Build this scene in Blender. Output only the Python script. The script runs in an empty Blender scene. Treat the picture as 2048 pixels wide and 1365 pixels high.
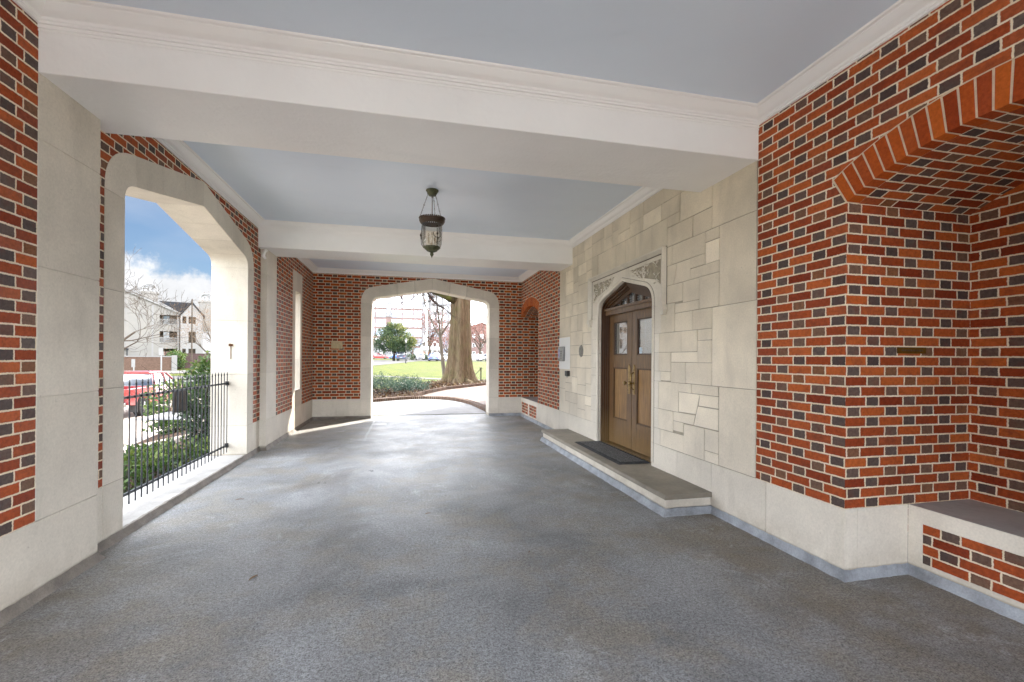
import bpy, math, random
from math import sin, cos, pi, radians, atan2, sqrt, hypot
from mathutils import Vector, Matrix
from mathutils.geometry import tessellate_polygon

SC = bpy.context.scene
COL = SC.collection
R = random.Random(7)

# ---------------------------------------------------------------- objects
def tag(o, label=None, cat=None, group=None, kind=None):
    if label: o['label'] = label
    if cat: o['category'] = cat
    if group: o['group'] = group
    if kind: o['kind'] = kind
    return o

def thing(name, label, cat, loc=(0, 0, 0), rz=0, group=None):
    o = bpy.data.objects.new(name, None); COL.objects.link(o)
    o.location = loc; o.rotation_euler = (0, 0, rz); o.empty_display_size = .2
    return tag(o, label, cat, group)

def copy_tree(o, parent=None, loc=None, rz=None, label=None, mats=None):
    c = o.copy(); COL.objects.link(c)
    if parent is not None: c.parent = parent
    if loc is not None: c.location = loc
    if rz is not None: c.rotation_euler = (0, 0, rz)
    if label: c['label'] = label
    if mats and c.type == 'MESH':
        for a, b in mats.items():
            if c.data.materials and c.data.materials[0] == a:
                c.data = c.data.copy(); c.data.materials[0] = b
    for ch in list(o.children): copy_tree(ch, c, mats=mats)
    return c

class MB:
    def __init__(s): s.v = []; s.f = []; s.m = []; s.t = []; s.uv = []; s.tint = .5; s.mi = 0; s.uvf = None
    def face(s, pts, uvs=None):
        i = len(s.v); s.v += [tuple(p) for p in pts]
        s.f.append(tuple(range(i, i + len(pts)))); s.m.append(s.mi); s.t.append(s.tint)
        s.uv.append(uvs)
    def mesh(s, vs, fs):
        i = len(s.v); s.v += [tuple(p) for p in vs]
        for f in fs:
            s.f.append(tuple(i + k for k in f)); s.m.append(s.mi); s.t.append(s.tint); s.uv.append(None)
    def box(s, x0, x1, y0, y1, z0, z1):
        v = [(x, y, z) for z in (z0, z1) for y in (y0, y1) for x in (x0, x1)]
        s.mesh(v, [(0, 2, 3, 1), (4, 5, 7, 6), (0, 1, 5, 4), (2, 6, 7, 3), (0, 4, 6, 2), (1, 3, 7, 5)])
    def cbox(s, c, d, M=None):
        v = [Vector((c[0] + sx * d[0] / 2, c[1] + sy * d[1] / 2, c[2] + sz * d[2] / 2)) for sz in (-1, 1) for sy in (-1, 1) for sx in (-1, 1)]
        if M: v = [M @ p for p in v]
        s.mesh(v, [(0, 2, 3, 1), (4, 5, 7, 6), (0, 1, 5, 4), (2, 6, 7, 3), (0, 4, 6, 2), (1, 3, 7, 5)])
    def tube(s, pts, rads, n=8, cap=True):
        pts = [Vector(p) for p in pts]; vs = []; fs = []
        if not hasattr(rads, '__len__'): rads = [rads] * len(pts)
        up = None
        for i, p in enumerate(pts):
            d = (pts[min(i + 1, len(pts) - 1)] - pts[max(i - 1, 0)])
            if d.length < 1e-9: d = Vector((0, 0, 1))
            d.normalize()
            if up is None:
                up = d.cross(Vector((0, 0, 1)));
                if up.length < .1: up = d.cross(Vector((1, 0, 0)))
            a = (up - d * up.dot(d))
            if a.length < 1e-6: a = d.orthogonal()
            a.normalize(); up = a; b = d.cross(a)
            for k in range(n):
                t = 2 * pi * k / n; vs.append(p + (a * cos(t) + b * sin(t)) * rads[i])
        for i in range(len(pts) - 1):
            for k in range(n):
                k2 = (k + 1) % n
                fs.append((i * n + k, i * n + k2, (i + 1) * n + k2, (i + 1) * n + k))
        if cap and n > 2:
            fs.append(tuple(range(n - 1, -1, -1))); j = (len(pts) - 1) * n; fs.append(tuple(j + k for k in range(n)))
        s.mesh(vs, fs)
    def lathe(s, prof, c=(0, 0, 0), n=24, axis='Z'):
        vs = []; fs = []
        for r, z in prof:
            for k in range(n):
                t = 2 * pi * k / n
                if axis == 'Z': vs.append((c[0] + r * cos(t), c[1] + r * sin(t), c[2] + z))
                elif axis == 'X': vs.append((c[0] + z, c[1] + r * cos(t), c[2] + r * sin(t)))
                else: vs.append((c[0] + r * cos(t), c[1] + z, c[2] - r * sin(t)))
        for i in range(len(prof) - 1):
            for k in range(n):
                k2 = (k + 1) % n
                fs.append((i * n + k, i * n + k2, (i + 1) * n + k2, (i + 1) * n + k))
        s.mesh(vs, fs)
    def prism(s, poly, d0, d1, F, back=True):
        """poly [(a,b)] in a wall plane, extruded from depth d0 to d1; F maps (a,b,d) to world"""
        n = len(poly)
        vs = [F(a, b, d0) for a, b in poly] + [F(a, b, d1) for a, b in poly]
        fs = []
        for t in tessellate_polygon([[Vector((a, b, 0)) for a, b in poly]]):
            fs.append(tuple(t))
            if back: fs.append(tuple(n + k for k in reversed(t)))
        for i in range(n):
            j = (i + 1) % n; fs.append((i, n + i, n + j, j))
        s.mesh(vs, fs)
    def build(s, name, mat, parent=None, smooth=False, label=None, weld=True, bevel=0):
        me = bpy.data.meshes.new(name)
        me.from_pydata(s.v, [], s.f)
        mats = mat if isinstance(mat, (list, tuple)) else [mat]
        for m in mats: me.materials.append(m)
        me.polygons.foreach_set('material_index', s.m)
        at = me.attributes.new('tint', 'FLOAT', 'FACE'); at.data.foreach_set('value', s.t)
        if s.uvf or any(s.uv):
            uvl = me.uv_layers.new(name='UVMap'); me.update()
            for p, uv in zip(me.polygons, s.uv):
                for k, li in enumerate(p.loop_indices):
                    uvl.data[li].uv = uv[k] if uv else (s.uvf(me.vertices[me.loops[li].vertex_index].co, p.normal) if s.uvf else (0, 0))
        import bmesh
        bm = bmesh.new(); bm.from_mesh(me)
        if weld: bmesh.ops.remove_doubles(bm, verts=bm.verts, dist=1e-5)
        bmesh.ops.recalc_face_normals(bm, faces=bm.faces)
        bm.to_mesh(me); bm.free()
        if smooth: me.polygons.foreach_set('use_smooth', [True] * len(me.polygons))
        o = bpy.data.objects.new(name, me); COL.objects.link(o)
        if smooth == 'auto':
            me.set_sharp_from_angle(angle=radians(38))
        if bevel:
            b = o.modifiers.new('bevel', 'BEVEL'); b.width = bevel; b.segments = 2; b.limit_method = 'ANGLE'; b.angle_limit = radians(40)
        if parent is not None: o.parent = parent
        if label: o['label'] = label
        return o

# ---------------------------------------------------------------- materials
class NB:
    def __init__(s, mat):
        s.nt = mat.node_tree; s.n = s.nt.nodes; s.l = s.nt.links
    def new(s, t, **kw):
        x = s.n.new(t)
        for k, v in kw.items(): setattr(x, k, v)
        return x
    def put(s, sock, v):
        if isinstance(v, bpy.types.NodeSocket): s.l.new(v, sock)
        elif isinstance(v, (tuple, list)) and sock.type == 'RGBA' and len(v) == 3: sock.default_value = (*v, 1)
        else: sock.default_value = v
    def math(s, op, a, b=0.0, c=0.0, clamp=False):
        x = s.new('ShaderNodeMath', operation=op, use_clamp=clamp)
        s.put(x.inputs[0], a); s.put(x.inputs[1], b); s.put(x.inputs[2], c)
        return x.outputs[0]
    def mix(s, f, a, b, mode='MIX'):
        x = s.new('ShaderNodeMix', data_type='RGBA', blend_type=mode)
        s.put(x.inputs[0], f); s.put(x.inputs[6], a); s.put(x.inputs[7], b)
        return x.outputs[2]
    def mixf(s, f, a, b):
        x = s.new('ShaderNodeMix', data_type='FLOAT'); s.put(x.inputs[0], f); s.put(x.inputs[2], a); s.put(x.inputs[3], b)
        return x.outputs[0]
    def noise(s, scale, detail=4, vec=None, rough=.55, dist=0, out=0):
        x = s.new('ShaderNodeTexNoise'); x.inputs['Scale'].default_value = scale; x.inputs['Detail'].default_value = detail
        x.inputs['Roughness'].default_value = rough; x.inputs['Distortion'].default_value = dist
        s.l.new(vec if vec is not None else s.pos(), x.inputs['Vector']); return x.outputs[out]
    def ramp(s, f, stops, interp='LINEAR'):
        x = s.new('ShaderNodeValToRGB'); x.color_ramp.interpolation = interp
        e = x.color_ramp.elements
        while len(e) < len(stops): e.new(.5)
        for i, (p, c) in enumerate(stops):
            e[i].position = p; e[i].color = (*c, 1) if len(c) == 3 else c
        s.put(x.inputs[0], f); return x.outputs[0]
    def mr(s, v, a, b, c=0.0, d=1.0, smooth=False):
        x = s.new('ShaderNodeMapRange'); x.clamp = True
        if smooth: x.interpolation_type = 'SMOOTHSTEP'
        s.put(x.inputs[0], v)
        for i, k in enumerate((a, b, c, d)): s.put(x.inputs[i + 1], k)
        return x.outputs[0]
    def pos(s):
        if not hasattr(s, '_p'):
            g = s.new('ShaderNodeNewGeometry'); s._p = g.outputs['Position']
        return s._p
    def obj(s):
        return s.new('ShaderNodeTexCoord').outputs['Object']
    def attr(s, name): return s.new('ShaderNodeAttribute', attribute_name=name).outputs['Fac']
    def sep(s, v):
        x = s.new('ShaderNodeSeparateXYZ'); s.l.new(v, x.inputs[0]); return x.outputs
    def comb(s, x, y, z=0.0):
        c = s.new('ShaderNodeCombineXYZ'); s.put(c.inputs[0], x); s.put(c.inputs[1], y); s.put(c.inputs[2], z); return c.outputs[0]
    def vscale(s, v, k):
        x = s.new('ShaderNodeVectorMath', operation='MULTIPLY'); s.put(x.inputs[0], v); x.inputs[1].default_value = k; return x.outputs[0]
    def bump(s, h, strength=.3, dist=.01, normal=None):
        x = s.new('ShaderNodeBump'); x.inputs['Strength'].default_value = strength; x.inputs['Distance'].default_value = dist
        s.put(x.inputs['Height'], h)
        if normal is not None: s.l.new(normal, x.inputs['Normal'])
        return x.outputs[0]

def mat(name, color=(.5, .5, .5), rough=.6, metal=0, **kw):
    m = bpy.data.materials.new(name); m.use_nodes = True
    b = m.node_tree.nodes['Principled BSDF']
    b.inputs['Base Color'].default_value = (*color, 1); b.inputs['Roughness'].default_value = rough
    b.inputs['Metallic'].default_value = metal
    for k, v in kw.items(): b.inputs[k].default_value = v
    nb = NB(m); nb.b = b; nb.m = m
    if max(color) < .07 and metal < .3: b.inputs['Specular IOR Level'].default_value = .2
    if rough >= .8 and 'Specular IOR Level' not in kw: b.inputs['Specular IOR Level'].default_value = .08
    return m, nb

OUT = 1.0   # daylight side materials are kept at real-world (low) albedos
def vary(name, color, rough=.6, scale=3, amt=.25, bump=0, bscale=60, metal=0, dark=None, **kw):
    """plain material with mottling and an optional fine bump"""
    color = tuple(c * OUT for c in color)
    m, n = mat(name, color, rough, metal, **kw)
    f = n.mr(n.noise(scale, 6), .3, .7)
    d = dark or tuple(c * (1 - amt) for c in color)
    c = n.mix(f, d, tuple(min(1, c * (1 + amt * .6)) for c in color))
    f2 = n.mr(n.noise(scale * 12, 3), .3, .7, 1 - amt * .35, 1 + amt * .25)
    c = n.mix(1, c, n.comb(f2, f2, f2), 'MULTIPLY')
    n.l.new(c, n.b.inputs['Base Color'])
    n.l.new(n.mr(n.noise(scale * 2.3, 4), .3, .7, rough - .08, min(1, rough + .1)), n.b.inputs['Roughness'])
    if bump: n.l.new(n.bump(n.noise(bscale, 4), bump, .01), n.b.inputs['Normal'])
    return m

BH, BP, HW, JT = .0677, .3175, .1075, .0098

def brick_material(name, lum=1.0):
    m, n = mat(name, rough=.8)
    uvn = n.new('ShaderNodeUVMap'); uvn.uv_map = 'UVMap'
    uv = uvn.outputs[0]
    u0, v0, _ = n.sep(uv)
    wob = n.noise(38, 3, uv, .6, out=1)
    wx, wy, _ = n.sep(wob)
    u = n.math('ADD', u0, n.math('MULTIPLY', n.math('SUBTRACT', wx, .5), .012))
    v = n.math('ADD', v0, n.math('MULTIPLY', n.math('SUBTRACT', wy, .5), .007))
    row = n.math('FLOOR', n.math('DIVIDE', v, BH))
    fv = n.math('SUBTRACT', v, n.math('MULTIPLY', row, BH))
    par = n.math('FLOORED_MODULO', row, 2.0)
    rr = n.new('ShaderNodeTexWhiteNoise', noise_dimensions='1D'); n.l.new(row, rr.inputs['W'])
    uu = n.math('ADD', n.math('ADD', u, n.math('MULTIPLY', par, BP / 2)), n.math('MULTIPLY', n.math('SUBTRACT', rr.outputs[0], .5), .014))
    cell = n.math('FLOOR', n.math('DIVIDE', uu, BP))
    fu = n.math('SUBTRACT', uu, n.math('MULTIPLY', cell, BP))
    isH = n.math('LESS_THAN', fu, HW)
    dH = n.math('MINIMUM', fu, n.math('SUBTRACT', HW, fu))
    dS = n.math('MINIMUM', n.math('SUBTRACT', fu, HW), n.math('SUBTRACT', BP, fu))
    du = n.mixf(isH, dS, dH)
    dv = n.math('MINIMUM', fv, n.math('SUBTRACT', BH, fv))
    d = n.math('MINIMUM', du, dv)
    d = n.math('ADD', d, n.math('MULTIPLY', n.math('SUBTRACT', n.noise(110, 4, uv), .5), .007))
    mask = n.mr(d, JT / 2 - .0014, JT / 2 + .0014)
    idv = n.comb(n.math('ADD', n.math('MULTIPLY', cell, 2.0), isH), row, 3.0)
    wn = n.new('ShaderNodeTexWhiteNoise', noise_dimensions='3D'); n.l.new(idv, wn.inputs['Vector'])
    r1 = wn.outputs[0]; _, g1, b1 = n.sep(wn.outputs[1])
    L = lambda c: tuple(x * lum for x in c)
    cs = n.ramp(r1, [(0, L((.17, .023, .009))), (.25, L((.26, .040, .012))), (.55, L((.34, .057, .015))), (.85, L((.43, .085, .019))), (1, L((.22, .042, .020)))])
    ch = n.ramp(r1, [(0, L((.055, .038, .035))), (.35, L((.088, .062, .054))), (.65, L((.105, .062, .048))), (.85, L((.145, .078, .050))), (1, L((.19, .070, .030)))])
    c = n.mix(isH, cs, ch)
    mot = n.mr(n.noise(42, 6, uv, .7), .25, .75, .55, 1.38)
    c = n.mix(1, c, n.comb(mot, mot, mot), 'MULTIPLY')
    # smoked ends and dark spots on the stretchers
    smoke = n.math('MULTIPLY', n.mr(n.noise(7, 3, uv), .52, .7), .5)
    c = n.mix(smoke, c, L((.12, .03, .018)))
    spots = n.mr(n.noise(140, 2, uv), .70, .76)
    c = n.mix(n.math('MULTIPLY', spots, .7), c, (.02, .015, .015))
    mort = n.mix(n.mr(n.noise(9, 4, uv), .3, .7), (.72, .57, .38), (.88, .75, .55))
    c = n.mix(mask, mort, c)
    big = n.mr(n.noise(.8, 3), .3, .7, .88, 1.08)
    c = n.mix(1, c, n.comb(big, big, big), 'MULTIPLY')
    n.l.new(c, n.b.inputs['Base Color'])
    n.l.new(n.mixf(mask, .9, n.mr(g1, 0, 1, .5, .75)), n.b.inputs['Roughness'])
    hgt = n.math('ADD', n.math('MULTIPLY', mask, n.mr(b1, 0, 1, .8, 1.15)), n.math('MULTIPLY', n.noise(120, 4, uv), .35))
    n.l.new(n.bump(hgt, .8, .004), n.b.inputs['Normal'])
    return m

def stone_material(name, base=(.69, .62, .50), cool=.0, amt=.2):
    m, n = mat(name, rough=.75)
    t = n.attr('tint')
    c = n.mix(n.mr(n.noise(1.7, 5), .3, .7), tuple(x * (1 - amt) for x in base), tuple(x * 1.08 for x in base))
    c = n.mix(t, n.mix(1, c, (.72, .71, .69), 'MULTIPLY'), n.mix(1, c, (1.28, 1.31, 1.36), 'MULTIPLY'))
    z = n.sep(n.pos())[2]
    low = n.mr(z, .0, 1.9, 1, 0)
    c = n.mix(n.math('MULTIPLY', low, .45 + cool), c, (.68, .655, .60))
    st = n.mr(n.noise(3.2, 6, n.vscale(n.pos(), (1, 1, .35)), .6, .4), .56, .74)
    c = n.mix(n.math('MULTIPLY', st, .32), c, (.27, .23, .17))
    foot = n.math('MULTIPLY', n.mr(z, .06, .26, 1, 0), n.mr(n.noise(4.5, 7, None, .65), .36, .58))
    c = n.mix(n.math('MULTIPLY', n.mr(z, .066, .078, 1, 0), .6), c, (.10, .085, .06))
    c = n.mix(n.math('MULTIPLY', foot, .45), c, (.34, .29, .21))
    fine = n.mr(n.noise(70, 5), .3, .7, .90, 1.06)
    c = n.mix(1, c, n.comb(fine, fine, fine), 'MULTIPLY')
    pit = n.mr(n.noise(34, 2), .70, .77)
    c = n.mix(n.math('MULTIPLY', pit, .35), c, (.2, .17, .13))
    n.l.new(c, n.b.inputs['Base Color'])
    n.l.new(n.bump(n.math('ADD', n.noise(90, 5), n.math('MULTIPLY', n.noise(9, 4), 1.5)), .22, .006), n.b.inputs['Normal'])
    return m

M = {}
M['brick'] = brick_material('brick')
M['brick_far'] = brick_material('brick_far')
M['stone'] = stone_material('limestone')
M['stone_blk'] = stone_material('limestone_ashlar', (.72, .62, .455), .0, .28)
M['joint'] = vary('stone_joint', (.34, .30, .23), .9, 6, .3)
M['grime_shade'] = vary('grime_shade', (.13, .11, .085), .9, 8, .4)  # dark tone for moulding outlines: shadow line plus joint dirt
M['mortar'] = vary('mortar', (.68, .53, .35), .9, 20, .2, .5, 200)

def vouss_mat():
    m, n = mat('arch_brick', rough=.82)
    t = n.attr('tint')
    c = n.ramp(t, [(0, (.24, .030, .007)), (.35, (.38, .058, .010)), (.7, (.50, .098, .014)), (1, (.28, .038, .012))])
    f = n.mr(n.noise(60, 5), .25, .75, .7, 1.2)
    n.l.new(n.mix(1, c, n.comb(f, f, f), 'MULTIPLY'), n.b.inputs['Base Color'])
    n.l.new(n.bump(n.noise(150, 4), .5, .004), n.b.inputs['Normal'])
    return m
M['vouss'] = vouss_mat()

def plaster(name, base, amt=.06, bmp=.25, scr=True):
    m, n = mat(name, rough=.55)
    c = n.mix(n.mr(n.noise(.9, 4), .3, .7), tuple(x * (1 - amt) for x in base), base)
    st = n.mr(n.noise(2.2, 6, n.vscale(n.pos(), (.5, 1, 1)), .65, .6), .58, .78)
    c = n.mix(n.math('MULTIPLY', st, .30), c, tuple(x * .80 for x in base))
    n.l.new(c, n.b.inputs['Base Color'])
    h = n.math('ADD', n.noise(26, 5), n.math('MULTIPLY', n.noise(4, 3, n.vscale(n.pos(), (.6, 2, 1))), 1.3))
    n.l.new(n.bump(h, bmp, .006), n.b.inputs['Normal'])
    n.l.new(n.mr(n.noise(5, 3), .3, .7, .30, .48), n.b.inputs['Roughness'])
    return m
M['beam'] = plaster('beam_paint', (.93, .92, .89), .10, .8)
M['crown'] = plaster('crown_paint', (.90, .885, .85), .04, .12)
M['ceil'] = plaster('ceiling_paint', (.70, .80, .91), .04, .12)

def floor_mat():
    m, n = mat('coated_concrete', rough=.5)
    p = n.pos(); x, y, z = n.sep(p)
    base = n.mix(n.mr(n.noise(.8, 7, None, .68, .6), .36, .64), (.115, .125, .137), (.25, .27, .295))
    warm = n.mr(n.noise(1.4, 7, None, .7), .47, .60)
    base = n.mix(n.math('MULTIPLY', warm, .6), base, (.20, .18, .14))
    # dirt collecting along both walls
    dl = n.math('MULTIPLY', n.mr(n.math('ADD', x, n.math('MULTIPLY', n.noise(1.9, 4), .6)), -1.9, -.5, 1, 0), n.mr(y, 3.2, 5.0, 1, .10))
    dr = n.mr(n.math('ADD', x, n.math('MULTIPLY', n.noise(1.4, 5), 1.1)), 2.25, 3.2, 0, 1)
    dirt = n.math('MULTIPLY', n.math('MAXIMUM', dl, n.math('MULTIPLY', dr, .85)), n.mr(n.noise(2.4, 6, None, .65), .36, .60, .3, 1))
    base = n.mix(n.math('MULTIPLY', dirt, .9), base, (.10, .075, .040))
    far = n.math('MULTIPLY', n.mr(y, 8.3, 10.5), n.mr(x, -.6, -1.6))
    base = n.mix(n.math('MULTIPLY', far, .6), base, (.17, .14, .11))
    sm = n.mr(n.noise(.9, 8, n.vscale(p, (1, .6, 1)), .75, 1.2), .50, .64)
    base = n.mix(n.math('MULTIPLY', sm, .5), base, (.10, .10, .10))
    wear = n.mr(n.noise(1.6, 9, None, .8, .6), .55, .66)
    base = n.mix(n.math('MULTIPLY', wear, .45), base, (.38, .42, .46))
    # grit of the anti-slip coat
    g = n.noise(120, 3, None, .7)
    g2 = n.noise(48, 4, None, .7)
    gm = n.mr(n.math('ADD', n.math('MULTIPLY', g, .6), n.math('MULTIPLY', g2, .4)), .40, .60, .28, 1.80)
    base = n.mix(1, base, n.comb(gm, gm, gm), 'MULTIPLY')
    # faint control joints and drips
    wv = n.math('MULTIPLY', n.math('SUBTRACT', n.noise(1.5, 4), .5), .05)
    j1 = n.math('MULTIPLY', n.mr(n.math('ABSOLUTE', n.math('SUBTRACT', n.math('ADD', x, wv), .90)), .006, .02, 1, 0), n.mr(y, 3.6, 4.2, 1, 0))
    j2 = n.math('MULTIPLY', n.mr(n.math('ABSOLUTE', n.math('ADD', n.math('ADD', x, wv), .72)), .01, .03, 1, 0), n.mr(y, 8.0, 9.0, 0, 1))
    base = n.mix(n.math('MULTIPLY', j1, .3), base, (.16, .15, .14)); base = n.mix(n.math('MULTIPLY', j2, .35), base, (.60, .64, .70))
    vo = n.new('ShaderNodeTexVoronoi'); vo.inputs['Scale'].default_value = 1.7; n.l.new(p, vo.inputs['Vector'])
    vr = n.sep(vo.outputs['Color'])[0]
    drip = n.math('MULTIPLY', n.math('LESS_THAN', n.math('ADD', vo.outputs['Distance'], n.math('MULTIPLY', n.noise(14, 3), .06)), n.math('MULTIPLY', vr, .085)), n.math('GREATER_THAN', vr, .35))
    base = n.mix(n.math('MULTIPLY', drip, .55), base, (.055, .048, .042))
    # broad tyre-worn lanes
    lane = n.math('ADD', n.mr(n.math('ABSOLUTE', n.math('ADD', x, .75)), .15, .5, 1, 0), n.mr(n.math('ABSOLUTE', n.math('SUBTRACT', x, .85)), .15, .5, 1, 0))
    base = n.mix(n.math('MULTIPLY', n.math('MULTIPLY', lane, n.mr(n.noise(3, 5), .35, .65)), .16), base, (.13, .13, .135))
    n.l.new(base, n.b.inputs['Base Color'])
    n.l.new(n.math('SUBTRACT', n.mr(n.noise(1.3, 6, None, .65), .35, .65, .42, .66), n.math('MULTIPLY', n.math('MULTIPLY', n.mr(n.math('ABSOLUTE', n.math('ADD', x, .7)), .2, 1.3, 1, 0), n.mr(n.math('ABSOLUTE', n.math('SUBTRACT', y, 5.6)), .5, 3.2, 1, 0)), .16)), n.b.inputs['Roughness'])
    h = n.math('ADD', g, n.math('MULTIPLY', g2, .8))
    n.l.new(n.bump(h, .75, .006), n.b.inputs['Normal'])
    return m
M['floor'] = floor_mat()
M['cove'] = vary('cove_paint', (.27, .30, .345), .6, 7, .45, .5, 60)
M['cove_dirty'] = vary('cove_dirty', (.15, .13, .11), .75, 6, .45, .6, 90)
M['cove_grey'] = vary('cove_grey', (.24, .235, .23), .6, 6, .3, .5, 90)
M['step_top'] = vary('step_top', (.20, .175, .135), .7, 2.2, .35, .3, 60)
M['slate'] = vary('bench_slate', (.30, .29, .285), .6, 2.5, .22, .2, 50)
M['matt'] = vary('mat_rubber', (.05, .053, .057), .9, 30, .5, .8, 260)
M['mat_weave'] = vary('mat_weave', (.15, .15, .15), .95, 60, .8, 1.0, 300)

def wood_mat(name, a, b, rough=.38):
    m, n = mat(name, rough=rough)
    v = n.vscale(n.pos(), (6, 14, .8))
    g = n.noise(3.2, 7, v, .65, 1.4)
    c = n.ramp(g, [(.28, a), (.5, tuple((p + q) / 2 for p, q in zip(a, b))), (.72, b)])
    f = n.mr(n.noise(14, 4, n.vscale(n.pos(), (4, 8, .4))), .3, .7, .7, 1.2)
    c = n.mix(1, c, n.comb(f, f, f), 'MULTIPLY')
    z = n.sep(n.pos())[2]
    c = n.mix(n.math('MULTIPLY', n.mr(z, .2, .75, 1, 0), .4), c, (.24, .15, .055))
    n.l.new(c, n.b.inputs['Base Color'])
    n.l.new(n.bump(g, .25, .003), n.b.inputs['Normal'])
    n.b.inputs['Coat Weight'].default_value = .12; n.b.inputs['Coat Roughness'].default_value = .35; n.b.inputs['Specular IOR Level'].default_value = .25
    return m
M['wood'] = wood_mat('oak_stain', (.025, .010, .003), (.16, .078, .027))
M['wood_panel'] = wood_mat('oak_panel', (.045, .018, .005), (.33, .17, .055))
M['wood_dark'] = wood_mat('oak_dark', (.018, .007, .0025), (.065, .026, .008), .5)
M['brass'] = vary('aged_brass', (.26, .17, .065), .35, 20, .4, 0, 60, .9)
M['iron_dark'] = vary('dark_iron', (.022, .019, .016), .5, 20, .4, 0, 60, .5)
M['bronze'] = vary('bronze_patina', (.045, .034, .02), .5, 25, .5, .2, 90, .7)
M['bronze_green'] = vary('bronze_green', (.07, .075, .035), .55, 25, .5, .2, 90, .6)
M['copper'] = vary('copper_brown', (.050, .030, .018), .5, 25, .4, .2, 90, .6)
M['fence'] = vary('fence_paint', (.010, .014, .020), .4, 12, .3)
M['rust'] = vary('rust', (.10, .042, .018), .85, 15, .4)
M['white_plate'] = vary('white_plate', (.78, .78, .76), .5, 3, .05)
M['steel'] = vary('brushed_steel', (.22, .22, .22), .35, 30, .15, 0, 60, .85)
M['black'] = vary('black_plastic', (.02, .02, .021), .4, 10, .3)
M['screen'] = vary('violet_screen', (.20, .18, .40), .25, 8, .2)
M['tan_stone'] = vary('tan_plaque', (.58, .47, .27), .75, 18, .22, .6, 60)
M['gold_plaque'] = vary('bronze_plate', (.085, .038, .006), .8, 30, .3, .2, 60, 0)

def glass_mat(name, tint=(.9, .92, .92), rough=.02, fk=1.3):
    m, n = mat(name, tint, rough)
    nt = m.node_tree
    g = n.new('ShaderNodeBsdfGlossy'); g.inputs['Roughness'].default_value = rough
    t = n.new('ShaderNodeBsdfTransparent'); t.inputs[0].default_value = (*tint, 1)
    fr = n.new('ShaderNodeFresnel'); fr.inputs[0].default_value = 1.5
    mx = n.new('ShaderNodeMixShader')
    n.l.new(n.math('ADD', n.math('MULTIPLY', fr.outputs[0], fk), .03, clamp=True), mx.inputs[0]); n.l.new(t.outputs[0], mx.inputs[1]); n.l.new(g.outputs[0], mx.inputs[2])
    n.l.new(mx.outputs[0], nt.nodes['Material Output'].inputs[0])
    return m
M['glass'] = glass_mat('clear_glass')
M['lglass'] = glass_mat('lantern_glass', (.93, .90, .84), .03, fk=.7)

def mirrorish(name, base, refl=.75):
    """window glass over a dark interior"""
    m, n = mat(name, base, .03)
    n.b.inputs['IOR'].default_value = 1.9
    n.b.inputs['Specular IOR Level'].default_value = 1.0
    n.b.inputs['Coat Weight'].default_value = 1; n.b.inputs['Coat Roughness'].default_value = .01; n.b.inputs['Coat IOR'].default_value = 2.2
    return m
M['pane'] = mirrorish('door_pane', (.05, .048, .045))
M['lead'] = vary('lead_pane', (.16, .17, .17), .25, 30, .5)
M['leadglass'] = mirrorish('leaded_glass', (.10, .11, .12))

# ---------------------------------------------------------------- dimensions
XR, XN, XM = 2.828, -2.125, -2.212
YA, YA2, YC, YC2, YB = 3.244, 4.017, 7.614, 8.283, 11.31
ZP, ZK, ZB, ZCR, ZC = .466, .064, 3.111, 3.393, 3.50
FL = lambda x0: (lambda a, b, d: (x0 - d, a, b))
FR = lambda x0: (lambda a, b, d: (x0 + d, a, b))
FB = lambda y0: (lambda a, b, d: (a, y0 + d, b))
YFRONT = -1.4

def uvmap(u0, v0=ZP, su=1):
    def f(co, nrm):
        if abs(nrm.x) > .5: return (su * (co.y - u0[0]), co.z - v0)
        if abs(nrm.y) > .5: return (co.x - u0[1], co.z - v0)
        return (co.x - u0[1], co.y - u0[0])
    return f

def wall(name, outer, holes, F, t, m, parent, uvf, d0=0):
    """a brick face with real openings, plus the outside face"""
    mb = MB(); mb.uvf = uvf
    loops = [outer] + holes
    flat = [p for l in loops for p in l]
    tris = tessellate_polygon([[Vector((a, b, 0)) for a, b in l] for l in loops])
    n = len(flat)
    vs = [F(a, b, d0) for a, b in flat] + [F(a, b, t) for a, b in flat]
    fs = [tuple(x) for x in tris] + [tuple(n + k for k in reversed(x)) for x in tris]
    i = 0
    for l in loops:
        for k in range(len(l)):
            fs.append((i + k, n + i + k, n + i + (k + 1) % len(l), i + (k + 1) % len(l)))
        i += len(l)
    mb.mesh(vs, fs)
    return mb.build(name, m, parent)

def bez(p0, p1, p2, n=8):
    return [((1 - t) ** 2 * p0[0] + 2 * t * (1 - t) * p1[0] + t * t * p2[0], (1 - t) ** 2 * p0[1] + 2 * t * (1 - t) * p1[1] + t * t * p2[1]) for t in [k / n for k in range(n + 1)]]

def arch_half(half, zs, xcorner, apex, n=8):
    """from springing to apex, on the negative side of 0: rounded shoulder then a straight rake"""
    slope_z = lambda a: apex - (apex - xcorner[1]) * (a / half)
    a1 = half - xcorner[0]
    return bez((-half, zs), (-half, xcorner[1]), (-a1, slope_z(a1)), n)

def arch_path(c, half, z0, zs, corner, apex):
    """corner=(run, z of the sharp corner). closed outline from bottom left over the apex to bottom right"""
    h = arch_half(half, zs, corner, apex)
    left = [(c - half, z0)] + [(c + a, z) for a, z in h] + [(c, apex)]
    right = [(2 * c - a, z) for a, z in left[:-1]][::-1]
    return left + right

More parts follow.
